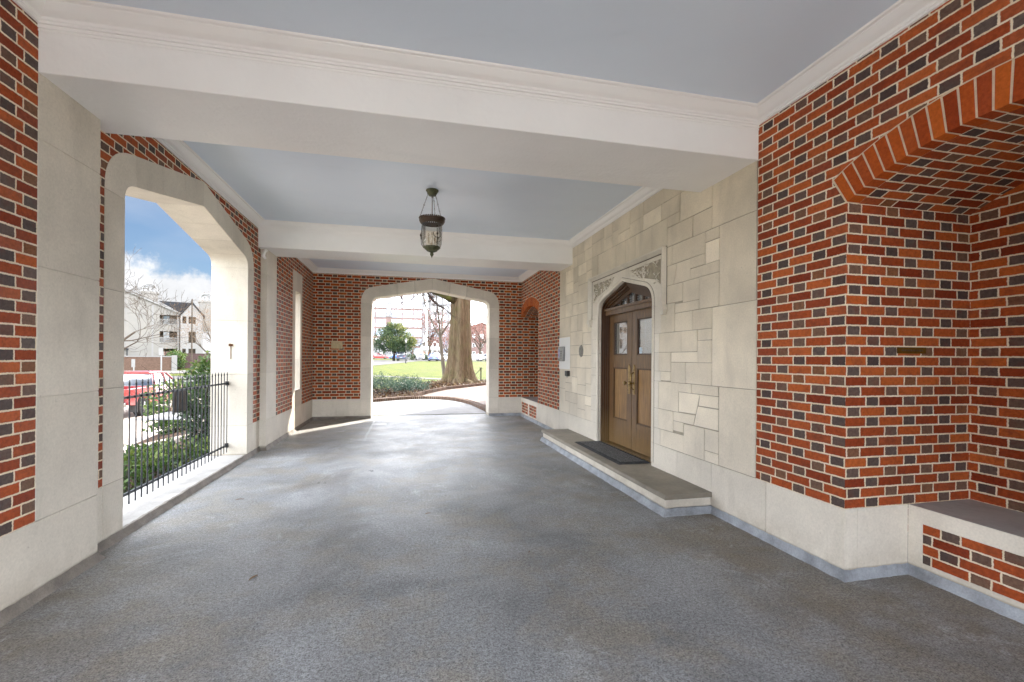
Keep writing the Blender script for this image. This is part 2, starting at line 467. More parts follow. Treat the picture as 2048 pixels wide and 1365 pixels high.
def surround(name, c, F, t, inner, outer, z0, parent, m, joints_v, nrake=4, d0=-.004):
    """arch of cut stones. inner/outer = (half, zs, (run, zcorner), apex)"""
    mb = MB(); g = .0018
    for side in (-1, 1):
        def S(poly): return [(c + side * a, b) for a, b in poly]
        ih, izs, ic, ia = inner; oh, ozs, oc, oa = outer
        zj = [z0] + joints_v + [izs]
        for k in range(len(zj) - 1):
            mb.tint = R.uniform(.3, .7)
            mb.prism(S([(-oh, zj[k] + g), (-ih, zj[k] + g), (-ih, zj[k + 1] - g), (-oh, zj[k + 1] - g)]), d0, t, F)
        hi = arch_half(ih, izs, ic, ia); ho = arch_half(oh, ozs, oc, oa)
        # shoulder stone
        iz = lambda a: ia - (ia - ic[1]) * (a / ih)
        oz = lambda a: oa - (oa - oc[1]) * (a / oh)
        aj = min(ih - ic[0], oh - oc[0]) - .03
        poly = [(-oh, izs + g)] + ho + [(-aj - .01, oz(aj + .01)), (-aj, iz(aj))] + hi[::-1]
        pp = []
        for q in poly:
            if not pp or hypot(q[0] - pp[-1][0], q[1] - pp[-1][1]) > 1e-5: pp.append(q)
        mb.tint = R.uniform(.35, .65); mb.prism(S(pp), d0, t, F)
        cuts = [aj * (1 - k / nrake) for k in range(nrake + 1)]
        for k in range(nrake):
            a0, a1 = cuts[k] - g * 2, cuts[k + 1] + (g * 2 if k < nrake - 1 else g)
            mb.tint = R.uniform(.3, .7)
            mb.prism(S([(-a0, iz(a0)), (-a0 - .012 * (k < 9), oz(a0 + .012)), (-a1 - .012 * (k < nrake - 1), oz(a1 + .012 * (k < nrake - 1))), (-a1, iz(a1))]), d0, t, F)
    so_ = mb.build(name, m, parent, bevel=.003)
    core = MB(); e = .005
    for side in (-1, 1):
        def S(poly): return [(c + side * a, b) for a, b in poly]
        hi = arch_half(ih + e, izs, ic, ia + e); ho = arch_half(oh - e, ozs, oc, oa - e)
        A = [(-ih - e, z0)] + hi + [(0, ia + e)]; B_ = [(-oh + e, z0)] + ho + [(0, oa - e)]
        for k in range(len(A) - 1): core.prism(S([A[k], A[k + 1], B_[k + 1], B_[k]]), d0 + .004, t - .004, F)
    core.build('mortar_core', M['joint'], so_)
    return so_

def course(mb, F, cuts, z0, z1, d0, d1, g=.0016):
    for a, b in zip(cuts, cuts[1:]):
        mb.tint = R.uniform(.3, .75)
        mb.prism([(a + g, z0), (b - g, z0), (b - g, z1 - .001), (a + g, z1 - .001)], d0, d1, F)

def cove(name, pts, parent, m, h=ZK, w=.03):
    """splayed skirting of floor coating; pts = wall line in plan, w to the left of travel"""
    mb = MB(); P = [Vector((x, y, 0)) for x, y in pts]; offs = []
    for i, p in enumerate(P):
        ns = []
        for a, b in ((i - 1, i), (i, i + 1)):
            if 0 <= a and b < len(P):
                d = (P[b] - P[a]).normalized(); ns.append(Vector((-d.y, d.x, 0)))
        nn = sum(ns, Vector()) / len(ns); nn = nn / max(.3, nn.length ** 2); offs.append(nn)
    prof = [(-.02, h), (.006, h), (.012, h * .55), (.02, h * .25), (w, .003), (w, -.02), (-.02, -.02)]
    k = len(prof); vs = []; fs = []
    sub = []
    for i in range(len(P) - 1):
        n = max(1, int((P[i + 1] - P[i]).length / .05))
        for j in range(n + (i == len(P) - 2)):
            f = j / n; sub.append((P[i].lerp(P[i + 1], f), offs[i].lerp(offs[i + 1], f)))
    for p, o in sub:
        jit = R.uniform(-.004, .005); jw = R.uniform(-.004, .006)
        for q, (a, z) in enumerate(prof):
            vs.append(p + o * (a + (jw if q in (3, 4) else 0)) + Vector((0, 0, z + (jit if q < 2 else 0))))
    for i in range(len(sub) - 1):
        for j in range(k):
            fs.append((i * k + j, (i + 1) * k + j, (i + 1) * k + (j + 1) % k, i * k + (j + 1) % k))
    mb.mesh(vs, fs); return mb.build(name, m, parent, smooth='auto')

# ================================================================ PORCH
# ---- floor
fl = MB(); fl.box(XM - .02, 4.2, YFRONT - 1.5, 11.78, -.25, 0)
floor = fl.build('floor', M['floor']); tag(floor, 'blue grey coated concrete floor of the drive-through porch', kind='structure')
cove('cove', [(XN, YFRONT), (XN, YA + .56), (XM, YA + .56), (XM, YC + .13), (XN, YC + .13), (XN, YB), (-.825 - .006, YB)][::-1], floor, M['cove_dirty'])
cove('cove', [(2.005 + .006, YB), (XR, YB), (XR, 7.767), (2.334, 7.767), (2.334, 3.806), (XR, 3.806), (XR, 2.455), (3.36, 2.455), (3.36, .91)][::-1], floor, M['cove'])

# ---- ceilings with crown mouldings
CRP = [(0, ZCR), (.014, ZCR + .002), (.016, ZCR + .016), (.024, ZCR + .020), (.028, ZCR + .034), (.046, ZCR + .042), (.066, ZCR + .056), (.084, ZCR + .078), (.092, ZCR + .084), (.094, ZCR + .092), (.114, ZCR + .095), (.12, ZC - .001)]
def bay(y0, y1, x0, label):
    mb = MB(); mb.box(x0, XR, y0, y1, ZC, ZC + .05)
    c = mb.build('ceiling', M['ceil']); tag(c, label, kind='structure')
    vs = []; fs = []; k = len(CRP)
    for p, z in CRP:
        vs += [(x0 + p, y0 + p, z), (XR - p, y0 + p, z), (XR - p, y1 - p, z), (x0 + p, y1 - p, z)]
    for i in range(k - 1):
        for j in range(4): fs.append((i * 4 + j, i * 4 + (j + 1) % 4, (i + 1) * 4 + (j + 1) % 4, (i + 1) * 4 + j))
    cr = MB(); cr.mesh(vs, fs); cr.build('crown_moulding', M['crown'], c, smooth='auto')
    return c
bay(YFRONT, YA, XN, 'pale blue ceiling panel above the brick bench niche')
bay(YA2, YC, XM, 'pale blue ceiling panel carrying the hanging lantern')
bay(YC2, YB, XN, 'pale blue ceiling panel by the far archway')
def beam(y0, y1, label):
    t = thing('ceiling_beam', label, 'ceiling beam', (0, (y0 + y1) / 2, ZB), group='painted beams across the ceiling')
    def BX(y0, y1, z0, z1):
        mb = MB(); mb.box(XM - .01, XR + .01, y0, y1, z0, z1); return mb
    mb = BX(y0, y1, ZB, 3.56); o = mb.build('beam_body', M['beam'], t, bevel=.006); 
    for v in o.data.vertices: v.co -= Vector(t.location)
    mb = MB()
    for s, yy in ((-1, y0), (1, y1)):   # shallow reeded fascia under the crown
        for z, h, d in ((ZCR - .022, .02, .008), (ZCR - .040, .012, .005)):
            mb.box(XM, XR, min(yy, yy + s * d), max(yy, yy + s * d), z, z + h)
    o = mb.build('fascia_moulding', M['crown'], t)
    for v in o.data.vertices: v.co -= Vector(t.location)
    return t
beam(YA, YA2, 'wide off-white plaster beam between lantern bay and brick niche bay')
beam(YC, YC2, 'off-white plaster beam behind the hanging lantern')
# unseen roof slab above everything, added to block light
rf = thing('light_block_roof', 'unseen roof slab over the brick porch, added to block light', 'roof', (0, 5, 3.6))
mb = MB(); mb.box(-2.8, 4.1, YFRONT - 5, 11.9 - 5, -.04, .5); mb.build('roof_slab', M['joint'], rf)

# ---- left side, near brick wall
def wthing(name, label, cat='wall', group=None): return thing(name, label, cat, group=group)
t = wthing('brick_wall', 'brick wall flush against the broad stone pilaster')
wall('brickwork', [(YFRONT, ZP), (YA, ZP), (YA, ZC + .05), (YFRONT, ZC + .05)], [], FL(XN), .4, M['brick'], t, uvmap((YA + .16 - BP + .0 - .053 - .053, 0)))
mb = MB(); course(mb, FL(XN), [YFRONT, .2, 1.9, YA + .56], 0, ZP, -.002, .4); mb.build('plinth', M['stone'], t, bevel=.002)
# pilasters
def pilaster(y0, y1, joints, label, xin):
    t = thing('stone_pilaster', label, 'pilaster', group='limestone pilasters of the left wall')
    mb = MB(); zz = [ZP] + joints + [ZB + .02]
    for a, b in zip(zz, zz[1:]):
        mb.tint = R.uniform(.35, .65); mb.box(xin - .12, XN + .002, y0, y1, a + .0016, b - .0016)
    mb.tint = .2; mb.box(xin - .1, XN - .003, y0 + .004, y1 - .004, ZP, ZB)
    mb.build('shaft', M['stone'], t, bevel=.004); return t
pilaster(YA + .001, YA + .56, [1.197, 1.973, 2.728], 'broad limestone pilaster between flush brickwork and the fenced arch', XM)
p2 = pilaster(YC + .13, YC2 + .012, [1.197, 1.973, 2.728], 'narrow limestone pilaster beyond the fenced archway', XM)
mb = MB(); mb.tube([(XN - .02, YC + .13, 2.96), (XN - .045, YC + .10, 3.0), (XN - .03, YC + .105, 3.06), (XN + .0, YC + .115, 3.10)], [.016, .026, .024, .03], 8)
mb.build('plaster_blob', M['crown'], p2, smooth=True)

# ---- left side, arched wall
aw = wthing('arched_wall', 'brick wall with the large stone archway closed by an iron railing')
c1 = 5.71
IN1 = (1.45, 2.70, (.13, 2.82), 3.11); OUT1 = (1.70, 2.72, (.34, 3.024), 3.383)
op = arch_path(c1, OUT1[0] - .01, ZP - .3, OUT1[1], OUT1[2], OUT1[3] - .01)
wall('brickwork', [(YA + .5, ZP)] + [(c1 - 1.69, ZP)] + op[1:-1] + [(c1 + 1.69, ZP), (YC + .2, ZP), (YC + .2, ZC), (YA + .5, ZC)], [], FL(XM), .44, M['brick'], aw, uvmap((YA + .56, 0)))
surround('stone_surround', c1, FL(XM), .46, IN1, OUT1, ZK - .03, aw, M['stone'], [.47, 1.197, 1.952], 3)
mb = MB(); course(mb, FL(XM), [YA + .5, c1 - 1.702], 0, ZP, -.002, .44); course(mb, FL(XM), [c1 + 1.702, YC + .2], 0, ZP, -.002, .44)
mb.build('plinth', M['stone'], aw, bevel=.002)
mb = MB(); mb.tint = .8
for a, b in ((4.262, 5.3), (5.3, 6.4), (6.4, 7.158)): mb.box(XM - .52, XM - .004, a + .001, b - .001, -.3, .058)
sl = mb.build('sill', vary('sill_stone', (.36, .355, .345), .8, 5, .2, .3, 60), aw, bevel=.004)

# fence
fn = thing('metal_fence', 'dark blue spiked iron railing across the left archway', 'fence', (-2.46, 5.71, 0))
for z in (1.07, .20):
    mb = MB(); mb.box(-.008, .008, -1.45, 1.44, z - .012, z + .012); mb.build('rail', M['fence'], fn)
pk = None
for i in range(29):
    y = -1.40 + i * .1
    if pk is None:
        mb = MB(); mb.tube([(0, 0, .105), (0, 0, 1.185)], .0066, 6); mb.tube([(0, 0, 1.18), (0, 0, 1.195), (0, 0, 1.235)], [.0066, .010, .001], 6)
        pk = mb.build('picket', M['fence'], fn); pk.location = (.013, y, 0)
    else:
        c = pk.copy(); COL.objects.link(c); c.location = (.013, y, R.uniform(-.004, .004)); c.rotation_euler = (R.uniform(-.004, .004), 0, 0)
for z in (1.07, .20):
    for s in (-1, 1):
        mb = MB(); mb.box(-.02, .02, s * 1.448 - .03, s * 1.448 + .03, z - .03, z + .03); mb.build('bracket', M['iron_dark'], fn, bevel=.002)
nb_ = thing('notice_board', 'small dark brown sign back wired to the iron railing', 'sign', (-2.485, 5.84, .94))
mb = MB(); mb.box(-.008, .002, -.155, .155, -.115, .115); mb.build('board', vary('brown_board', (.035, .020, .012), .6, 20, .4), nb_, bevel=.002)
mb = MB()
for y in (-.08, .08):
    mb = MB(); mb.tube([(-.01, y, .10), (.02, y, .13), (.03, y, .12)], .002, 4); mb.build('wire_tie', M['iron_dark'], nb_)
rs = thing('iron_hook', 'rusty iron bracket with stain on the white archway jamb', 'hook', (-2.42, 7.159, 1.58))
mb = MB(); mb.tube([(0, 0, .03), (0, -.03, .03), (0, -.035, .05)], .006, 6); mb.box(-.028, .028, -.006, 0, .01, .045); mb.box(-.005, .005, -.004, 0, -.17, .01); mb.build('hook_iron', M['rust'], rs)

# ---- left side, far brick wall with slot window
sw = wthing('slot_wall', 'brick wall with a tall narrow stone-framed slit window')
y0, y1, s0, s1 = 9.40, 10.20, 9.60, 10.03
wall('brickwork', [(YC2, ZP), (YB + .4, ZP), (YB + .4, ZC + .05), (YC2, ZC + .05)], [[(y0 + .004, ZP + .004), (y1 - .004, ZP + .004), (y1 - .004, 3.12), (y0 + .004, 3.12)]], FL(XN), .4, M['brick'], sw, uvmap((YC2, 0)))
mb = MB()
for (a, b, z0, z1) in ((y0, s0, ZP, 1.4), (y0, s0, 1.4, 2.73), (s1, y1, ZP, 1.4), (s1, y1, 1.4, 2.73), (s0, s1, ZP, .797), (y0, y1, 2.73, 3.124)):
    mb.tint = R.uniform(.35, .65); mb.prism([(a, z0 + .001), (b, z0 + .001), (b, z1 - .001), (a, z1 - .001)], -.002, .42, FL(XN))
mb.build('window_surround', M['stone'], sw, bevel=.003)
mb = MB(); course(mb, FL(XN), [YC2 - .55, 9.3, YB + .4], 0, ZP, -.002, .4); mb.build('plinth', M['stone'], sw, bevel=.002)

# ---- far end wall with archway
ew = wthing('end_wall', 'far brick wall pierced by the pointed stone archway to the lawn')
c2 = .59
IN2 = (1.415, 2.72, (.135, 2.862), 3.115); OUT2 = (1.66, 2.74, (.28, 3.074), 3.385)
op = arch_path(c2, OUT2[0] - .01, ZP, OUT2[1], OUT2[2], OUT2[3] - .01)
wall('brickwork', [(XN - .4, ZP)] + op + [(4.05, ZP), (4.05, ZC + .05), (XN - .4, ZC + .05)], [], FB(YB), .41, M['brick'], ew, uvmap((0, XN + .105 - .002)))
surround('stone_surround', c2, FB(YB), .43, IN2, OUT2, .0, ew, M['stone'], [ZP, 1.197, 1.952], 3)
mb = MB(); course(mb, FB(YB), [XN - .4, -1.6, c2 - 1.662], 0, ZP, -.002, .41); course(mb, FB(YB), [c2 + 1.662, 4.05], 0, ZP, -.002, .41)
mb.build('plinth', M['stone'], ew, bevel=.002)
rop = arch_path(.35, 2.2, ZP, 2.35, (.28, 2.55), 2.75)
mb = MB(); loops_ = [(XN - .4, 0), (.35 - 2.2, 0)] + rop[1:-1] + [(.35 + 2.2, 0), (4.0, 0), (4.0, ZC), (XN - .4, ZC)]
mb.prism(loops_, 0, .3, lambda a, b, d: (a, YFRONT - d, b)); o = mb.build('light_cut_wall', M['stone']); tag(o, 'unseen arched wall behind the camera, added to cut frontal light', kind='structure')  # unseen wall, added to hold back light from the open front
pq = thing('stone_plaque', 'rough tan square plaque on the far brick wall', 'plaque', (-1.597, YB - .004, 1.733))
mb = MB(); mb.box(-.122, .122, -.028, 0, -.083, .083)
for i in range(26):
    y = R.uniform(-.1, .09); z = R.uniform(-.07, .07); mb.box(y, y + R.uniform(.012, .04), -.034, -.027, z, z + .006)
mb.build('slab', M['tan_stone'], pq, bevel=.004)

# ---- right side: ashlar wall round the door
st = wthing('stone_wall', 'pale ashlar stone wall of mixed blocks around the oak doors')
DC = 5.69
IND = (.785, 2.12, (.20, 2.30), 2.50)
dpath = arch_path(DC, .80, ZP, 2.12, (.2, 2.31), 2.515)
backing = [(YA, ZP - .4)] + [(DC - .80, ZP - .4)] + dpath[1:-1] + [(DC + .80, ZP - .4), (YC2, ZP - .4), (YC2, ZC), (YA, ZC)]
wall('mortar_bed', backing, [], FR(XR), .3, M['joint'], st, uvmap((0, 0)), d0=.005)
ST = [  # y0 y1 z0 z1 tint
 (3.26,3.83,2.70,3.13,.5),(4.35,4.68,3.225,3.40,.3),(3.83,4.35,2.915,3.225,.5),(3.83,4.35,3.225,3.4,.4),(4.36,4.73,3.035,3.225,.35),(4.36,4.60,2.915,3.035,.4),(4.13,4.60,2.70,2.915,.4),
 (3.83,4.13,2.70,2.915,.35),(4.60,4.95,2.70,3.035,.45),(4.73,5.14,3.035,3.225,.9),(4.68,5.14,3.225,3.4,.3),
 (3.26,3.72,1.95,2.70,.45),(3.72,3.93,2.59,2.70,.35),(3.72,3.93,2.38,2.59,1),(3.93,4.50,2.49,2.70,.35),(4.50,4.72,2.49,2.70,.5),
 (3.93,4.17,2.38,2.49,.35),(3.72,4.17,2.27,2.38,.4),(4.30,4.72,2.07,2.27,.45),(4.02,4.30,2.05,2.27,.45),(3.72,4.02,1.95,2.27,.45),(4.02,4.44,1.95,2.05,.45),
 (4.44,4.72,1.75,2.07,.45),(4.13,4.44,1.75,1.95,.5),(3.82,4.13,1.75,1.95,.35),(3.25,3.82,1.20,1.95,.7),
 (4.31,4.76,1.53,1.75,.4),(4.04,4.31,1.53,1.75,.5),(3.82,4.04,1.64,1.75,.45),(3.82,4.04,1.42,1.64,.6),(4.04,4.51,1.42,1.53,.85),(4.51,4.76,1.315,1.53,.35),
 (4.24,4.51,1.20,1.42,.4),(3.82,4.24,1.20,1.42,.55),(4.51,4.72,1.21,1.315,.5),(4.36,4.76,.885,1.20,.55),(4.13,4.36,1.105,1.20,.55),(3.72,4.13,1.105,1.20,.45),
 (4.46,4.76,.655,.885,.65),(4.27,4.46,.68,.785,.5),(4.26,4.72,.468,.655,.65),(3.92,4.26,.468,.78,.6),(3.71,3.92,.57,.78,.65),(3.71,3.92,.468,.57,.9),(3.25,3.71,.468,1.20,.6),
 (4.36,4.46,.68,.785,.55)]
ST.pop()
QU = [([(4.36,.89),(4.065,.90),(4.0,1.105),(4.36,1.105)],.95),([(4.02,.99),(3.72,.99),(3.72,1.105),(4.0,1.105)],.8),([(4.095,.785),(3.72,.785),(3.72,.985),(4.03,.985)],.95),([(4.46,.785),(4.10,.785),(4.07,.89),(4.46,.885)],.6),
      ([(4.17,2.27),(4.47,2.27),(4.41,2.49),(4.17,2.49)],.5),([(4.47,2.27),(4.72,2.27),(4.72,2.49),(4.41,2.49)],.5)]
def slice_(y0, y1, z0, z1, out, lim=.30):
    w, h = y1 - y0, z1 - z0
    if (w < .62 and h < .34) and (w * h < .13 or R.random() < .3):
        out.append((y0, y1, z0, z1, R.choice([.3, .4, .45, .5, .55, .6, .65, .5, .9]))); return
    if (w > h * 1.3 and w > .36) or h < .22:
        k = y0 + w * R.uniform(.36, .64); slice_(y0, k, z0, z1, out); slice_(k, y1, z0, z1, out)
    else:
        k = z0 + h * R.uniform(.36, .64); slice_(y0, y1, z0, k, out); slice_(y0, y1, k, z1, out)
R.seed(21)
extra = []
slice_(4.95, 5.9, 2.70, 3.035, extra); slice_(5.14, 6.3, 3.035, 3.40, extra); slice_(5.9, 6.74, 2.70, 3.035, extra); slice_(6.3, 7.4, 3.035, 3.40, extra)
slice_(6.74, 7.95, 2.2, 3.035, extra); slice_(6.74, 7.70, 1.30, 2.2, extra); slice_(6.74, 7.95, ZP, 1.30, extra); slice_(7.4, 8.28, 3.035, 3.40, extra)
extra += [(7.95, 8.28, 2.45, 3.035, .5), (7.70, 8.28, 1.86, 2.2, .45), (7.95, 8.28, 2.2, 2.45, .45), (7.70, 8.28, 1.30, 1.86, .6), (7.95, 8.28, .9, 1.30, .55), (7.95, 8.28, ZP, .9, .6)]
# ashlar between label moulding and wall blocks on both door sides
mb = MB()
g = .0035
for y0, y1, z0, z1, tn in ST + extra:
    mb.tint = tn
    j = lambda: R.uniform(-.0015, .0015)
    mb.prism([(y0 + g + j(), z0 + g + j()), (y1 - g + j(), z0 + g + j()), (y1 - g + j(), z1 - g + j()), (y0 + g + j(), z1 - g + j())], R.uniform(-.0045, .001), .02, FR(XR), back=False)
for q, tn in QU:
    mb.tint = tn; cy = sum(a for a, b in q) / 4; cz = sum(b for a, b in q) / 4
    mb.prism([(a + (g if a < cy else -g), b + (g if b < cz else -g)) for a, b in q], 0, .02, FR(XR), back=False)
mb.build('ashlar_blocks', M['stone_blk'], st, bevel=.0012)
mb = MB(); F = FR(XR)
course(mb, F, [YA - .11, 3.81, 4.38, DC - .80], 0, ZP, -.004, .25); course(mb, F, [DC + .80, 7.75, 8.29], 0, ZP, -.004, .25)
mb.build('plinth', M['stone'], st, bevel=.002)
# door surround: jambs, moulded arch, square label with carved spandrels
ds = MB()
ih, izs, ic, ia = IND
izf = lambda a: ia - (ia - ic[1]) * (a / ih)
LY0, LY1, LZ = 4.66, 6.72, 2.66
for side, edge in ((-1, DC - LY0), (1, LY1 - DC)):
    zj = [.19, .47, .655, .885, 1.20, 1.315, 1.53, 1.75, 2.07, 2.12]
    for k, (a, b) in enumerate(zip(zj, zj[1:])):
        w = (.97 if k in (0, 1, 4) else .93) if side < 0 else edge + .02
        if k > 6 and side < 0: w = edge
        ds.tint = R.uniform(.4, .7)
        ds.prism([(DC + side * ih, a + .0016), (DC + side * w, a + .0016), (DC + side * w, b - .0016), (DC + side * ih, b - .0016)], -.003, .14, F)
    hi = arch_half(ih, izs, ic, ia)
    outer = [(-edge, izs), (-edge, LZ), (0, LZ)]
    # spandrel panel split by one joint
    cut = .30
    poly1 = [(-edge, izs + .0016), (-edge, LZ), (-cut - .001, LZ), (-cut - .001, izf(cut))] + [(a, z) for a, z in hi[::-1]]
    poly2 = [(-cut + .001, izf(cut)), (-cut + .001, LZ), (-.0008, LZ), (-.0008, ia)]
    for P in (poly1, poly2):
        ds.tint = R.uniform(.4, .6); ds.prism([(DC + (a if side < 0 else -a), z) for a, z in P], -.003, .14, F)
dsur = ds.build('door_surround', M['stone'], st, bevel=.002)
def sweep(mb, path, prof, F):
    """path [(a,b)], prof [(out, d)] with out measured to the left of travel"""
    P = [Vector((a, b)) for a, b in path]; vs = []; k = len(prof)
    for i, p in enumerate(P):
        ns = []
        for a, b in ((i - 1, i), (i, i + 1)):
            if 0 <= a and b < len(P):
                d = (P[b] - P[a]).normalized(); ns.append(Vector((-d.y, d.x)))
        nn = sum(ns, Vector((0, 0))) / len(ns); nn = nn / max(.25, nn.length ** 2)
        for o, d in prof: q = p + nn * o; vs.append(F(q.x, q.y, d))
    fs = [(i * k + j, (i + 1) * k + j, (i + 1) * k + (j + 1) % k, i * k + (j + 1) % k) for i in range(len(P) - 1) for j in range(k)]
    fs += [tuple(range(k)), tuple((len(P) - 1) * k + j for j in range(k - 1, -1, -1))]
    mb.mesh(vs, fs)
mb = MB()   # label moulding (dripstone)
lab = [(LY0 - .02, 2.06), (LY0 - .02, LZ + .02), (LY1 + .02, LZ + .02), (LY1 + .02, 2.06)]
sweep(mb, lab, [(-.02, 0), (-.018, -.018), (.0, -.03), (.012, -.055), (.03, -.058), (.034, -.05), (.034, .0)], F)
for y in (LY0 - .02, LY1 + .02):
    mb.prism([(y - .05, 2.0), (y + .05, 2.0), (y + .055, 2.03), (y + .045, 2.065), (y - .045, 2.065), (y - .055, 2.03)], -.062, .0, F)
    mb.prism([(y - .03, 1.955), (y + .03, 1.955), (y + .04, 2.0), (y - .04, 2.0)], -.045, .0, F)
lm = mb.build('label_moulding', M['stone'], st, smooth='auto')
mb = MB(); sweep(mb, lab, [(-.032, -.0045), (.044, -.0045), (.044, .002), (-.032, .002)], F); mb.build('shade_joint', M['grime_shade'], lm)  # dark outline strip: painted shadow line and dirty joint
mb = MB()   # arch mouldings stepping into the reveal
ap = arch_path(DC, .785, .24, 2.12, (.2, 2.30), 2.50)
sweep(mb, [(a, b) for a, b in ap], [(.048, -.003), (.046, -.014), (.036, -.016), (.030, -.006), (.012, -.006), (.006, -.012), (0, -.004), (0, .01), (.048, .01)], F)
am = mb.build('arch_moulding', M['stone'], st, smooth='auto')
mb = MB(); sweep(mb, ap, [(.053, -.0045), (.053, .002), (.04, .002), (.04, -.0045)], F); mb.build('shade_joint', M['grime_shade'], am)  # dark recess strip: shade and joint dirt put into the colour
# carved foliage in the spandrels
def carving(side):
    mb = MB(); e = (LY1 - .055 - DC) if side > 0 else (DC - LY0 - .055)
    top = LZ - .055
    zi = lambda a: izf(a) + .085
    a_in = .22
    # sunk triangular panel border
    tri = [(a_in, top), (e, top), (e, 2.30), (e - .12, zi(e - .12) if e - .12 < .785 else 2.38), (.45, zi(.45))]
    tri = [(DC + side * a, z) for a, z in tri]
    for (p, q) in zip(tri, tri[1:] + tri[:1]):
        mb.tube([F(p[0], p[1], -.004), F(q[0], q[1], -.004)], .005, 5)
    for i in range(46):
        a = R.uniform(a_in + .05, e - .02); lo = max(zi(a) if a < .75 else 2.33, 2.31)
        if lo > top - .015: continue
        z = R.uniform(lo + .008, top - .008)
        ang = R.uniform(0, pi); L = R.uniform(.02, .045)
        p = Vector((DC + side * a, z)); d = Vector((cos(ang), sin(ang))) * L
        pts = [F(p.x - d.x, p.y - d.y, -.001), F(p.x + .01 * sin(ang), p.y, -.012), F(p.x + d.x, p.y + d.y, -.001)]
        mb.tube(pts, [.002, R.uniform(.006, .011), .002], 5)
    mb.build('carved_spandrel', M['stone'], st, smooth=True)
    mb = MB()
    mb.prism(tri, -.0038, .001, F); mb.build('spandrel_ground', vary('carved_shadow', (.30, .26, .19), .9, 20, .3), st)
carving(-1); carving(1)

# ---- door
R.seed(5)
DX = 2.975
dd = thing('double_door', 'pair of weathered oak doors with glazed tops in a stone arch', 'door', (DX, DC, .19))
def inD(o):
    for v in o.data.vertices: v.co -= Vector((DX, DC, .19))
    return o
FD = FR(DX)
mb = MB()   # stepped wooden jamb and arch mouldings
for k, (hw, dx0, dx1) in enumerate(((.785, -.105, -.06), (.762, -.075, -.035), (.742, -.05, -.012), (.722, -.028, .03))):
    da = .785 - hw
    pa = arch_path(DC, hw, .19, 2.12 - da * .3, (.2, 2.30 - da * 1.2), 2.50 - da * 1.3)
    pb = arch_path(DC, hw - .026, .19, 2.12 - da * .3, (.2, 2.30 - (da + .026) * 1.2), 2.50 - (da + .026) * 1.3)
    for a, b, c_, d_ in zip(pa, pa[1:], pb[1:], pb):
        mb.prism([a, b, c_, d_], dx0, dx1, FD)
inD(mb.build('door_frame', M['wood_dark'], dd))
mb = MB(); mb.prism([(DC - .73, 2.10), (DC + .73, 2.10), (DC + .73, 2.185), (DC - .73, 2.185)], -.06, .03, FD)
mb.prism([(DC - .74, 2.165), (DC + .74, 2.165), (DC + .74, 2.20), (DC - .74, 2.20)], -.085, -.055, FD)
inD(mb.build('transom_bar', M['wood'], dd, bevel=.005))
hw = .697
zt = lambda a: 2.385 - .26 * a
tw = MB(); tw.prism([(DC - hw, 2.186), (DC + hw, 2.186), (DC + hw, 2.20)] + [(DC, 2.39), (DC - hw, 2.20)], .012, .018, FD)
two = inD(tw.build('transom_window', M['leadglass'], dd))
mb = MB()
for a in (-.52, -.32, -.11, .11, .32, .52):
    mb.prism([(DC + a - .016, 2.18), (DC + a + .016, 2.18), (DC + a + .016, zt(abs(a)) + .02), (DC + a - .016, zt(abs(a)) + .02)], -.02, .012, FD)
for s in (-1, 1):
    mb.prism([(DC, 2.40), (DC + s * .70, 2.215), (DC + s * .70, 2.175), (DC, 2.355)], -.025, .012, FD)
inD(mb.build('mullion', M['wood_dark'], two)); 
mb = MB()
for k in range(30):
    a = -.66 + k * .045
    z1_ = zt(abs(a)) - .01
    if z1_ > 2.2: mb.tube([FD(DC + a, 2.19, .009), FD(DC + a, z1_, .009)], .0022, 4)
for z in (2.215, 2.25, 2.285, 2.32, 2.35):
    a = (2.385 - z) / .26
    mb.tube([FD(DC - a, z, .009), FD(DC + a, z, .009)], .0022, 4)
inD(mb.build('lead_came', M['lead'], two))
mb = MB(); mb.box(DX - .09, DX + .06, DC - .74, DC + .74, .185, .215); inD(mb.build('threshold', M['brass'], dd, bevel=.004))
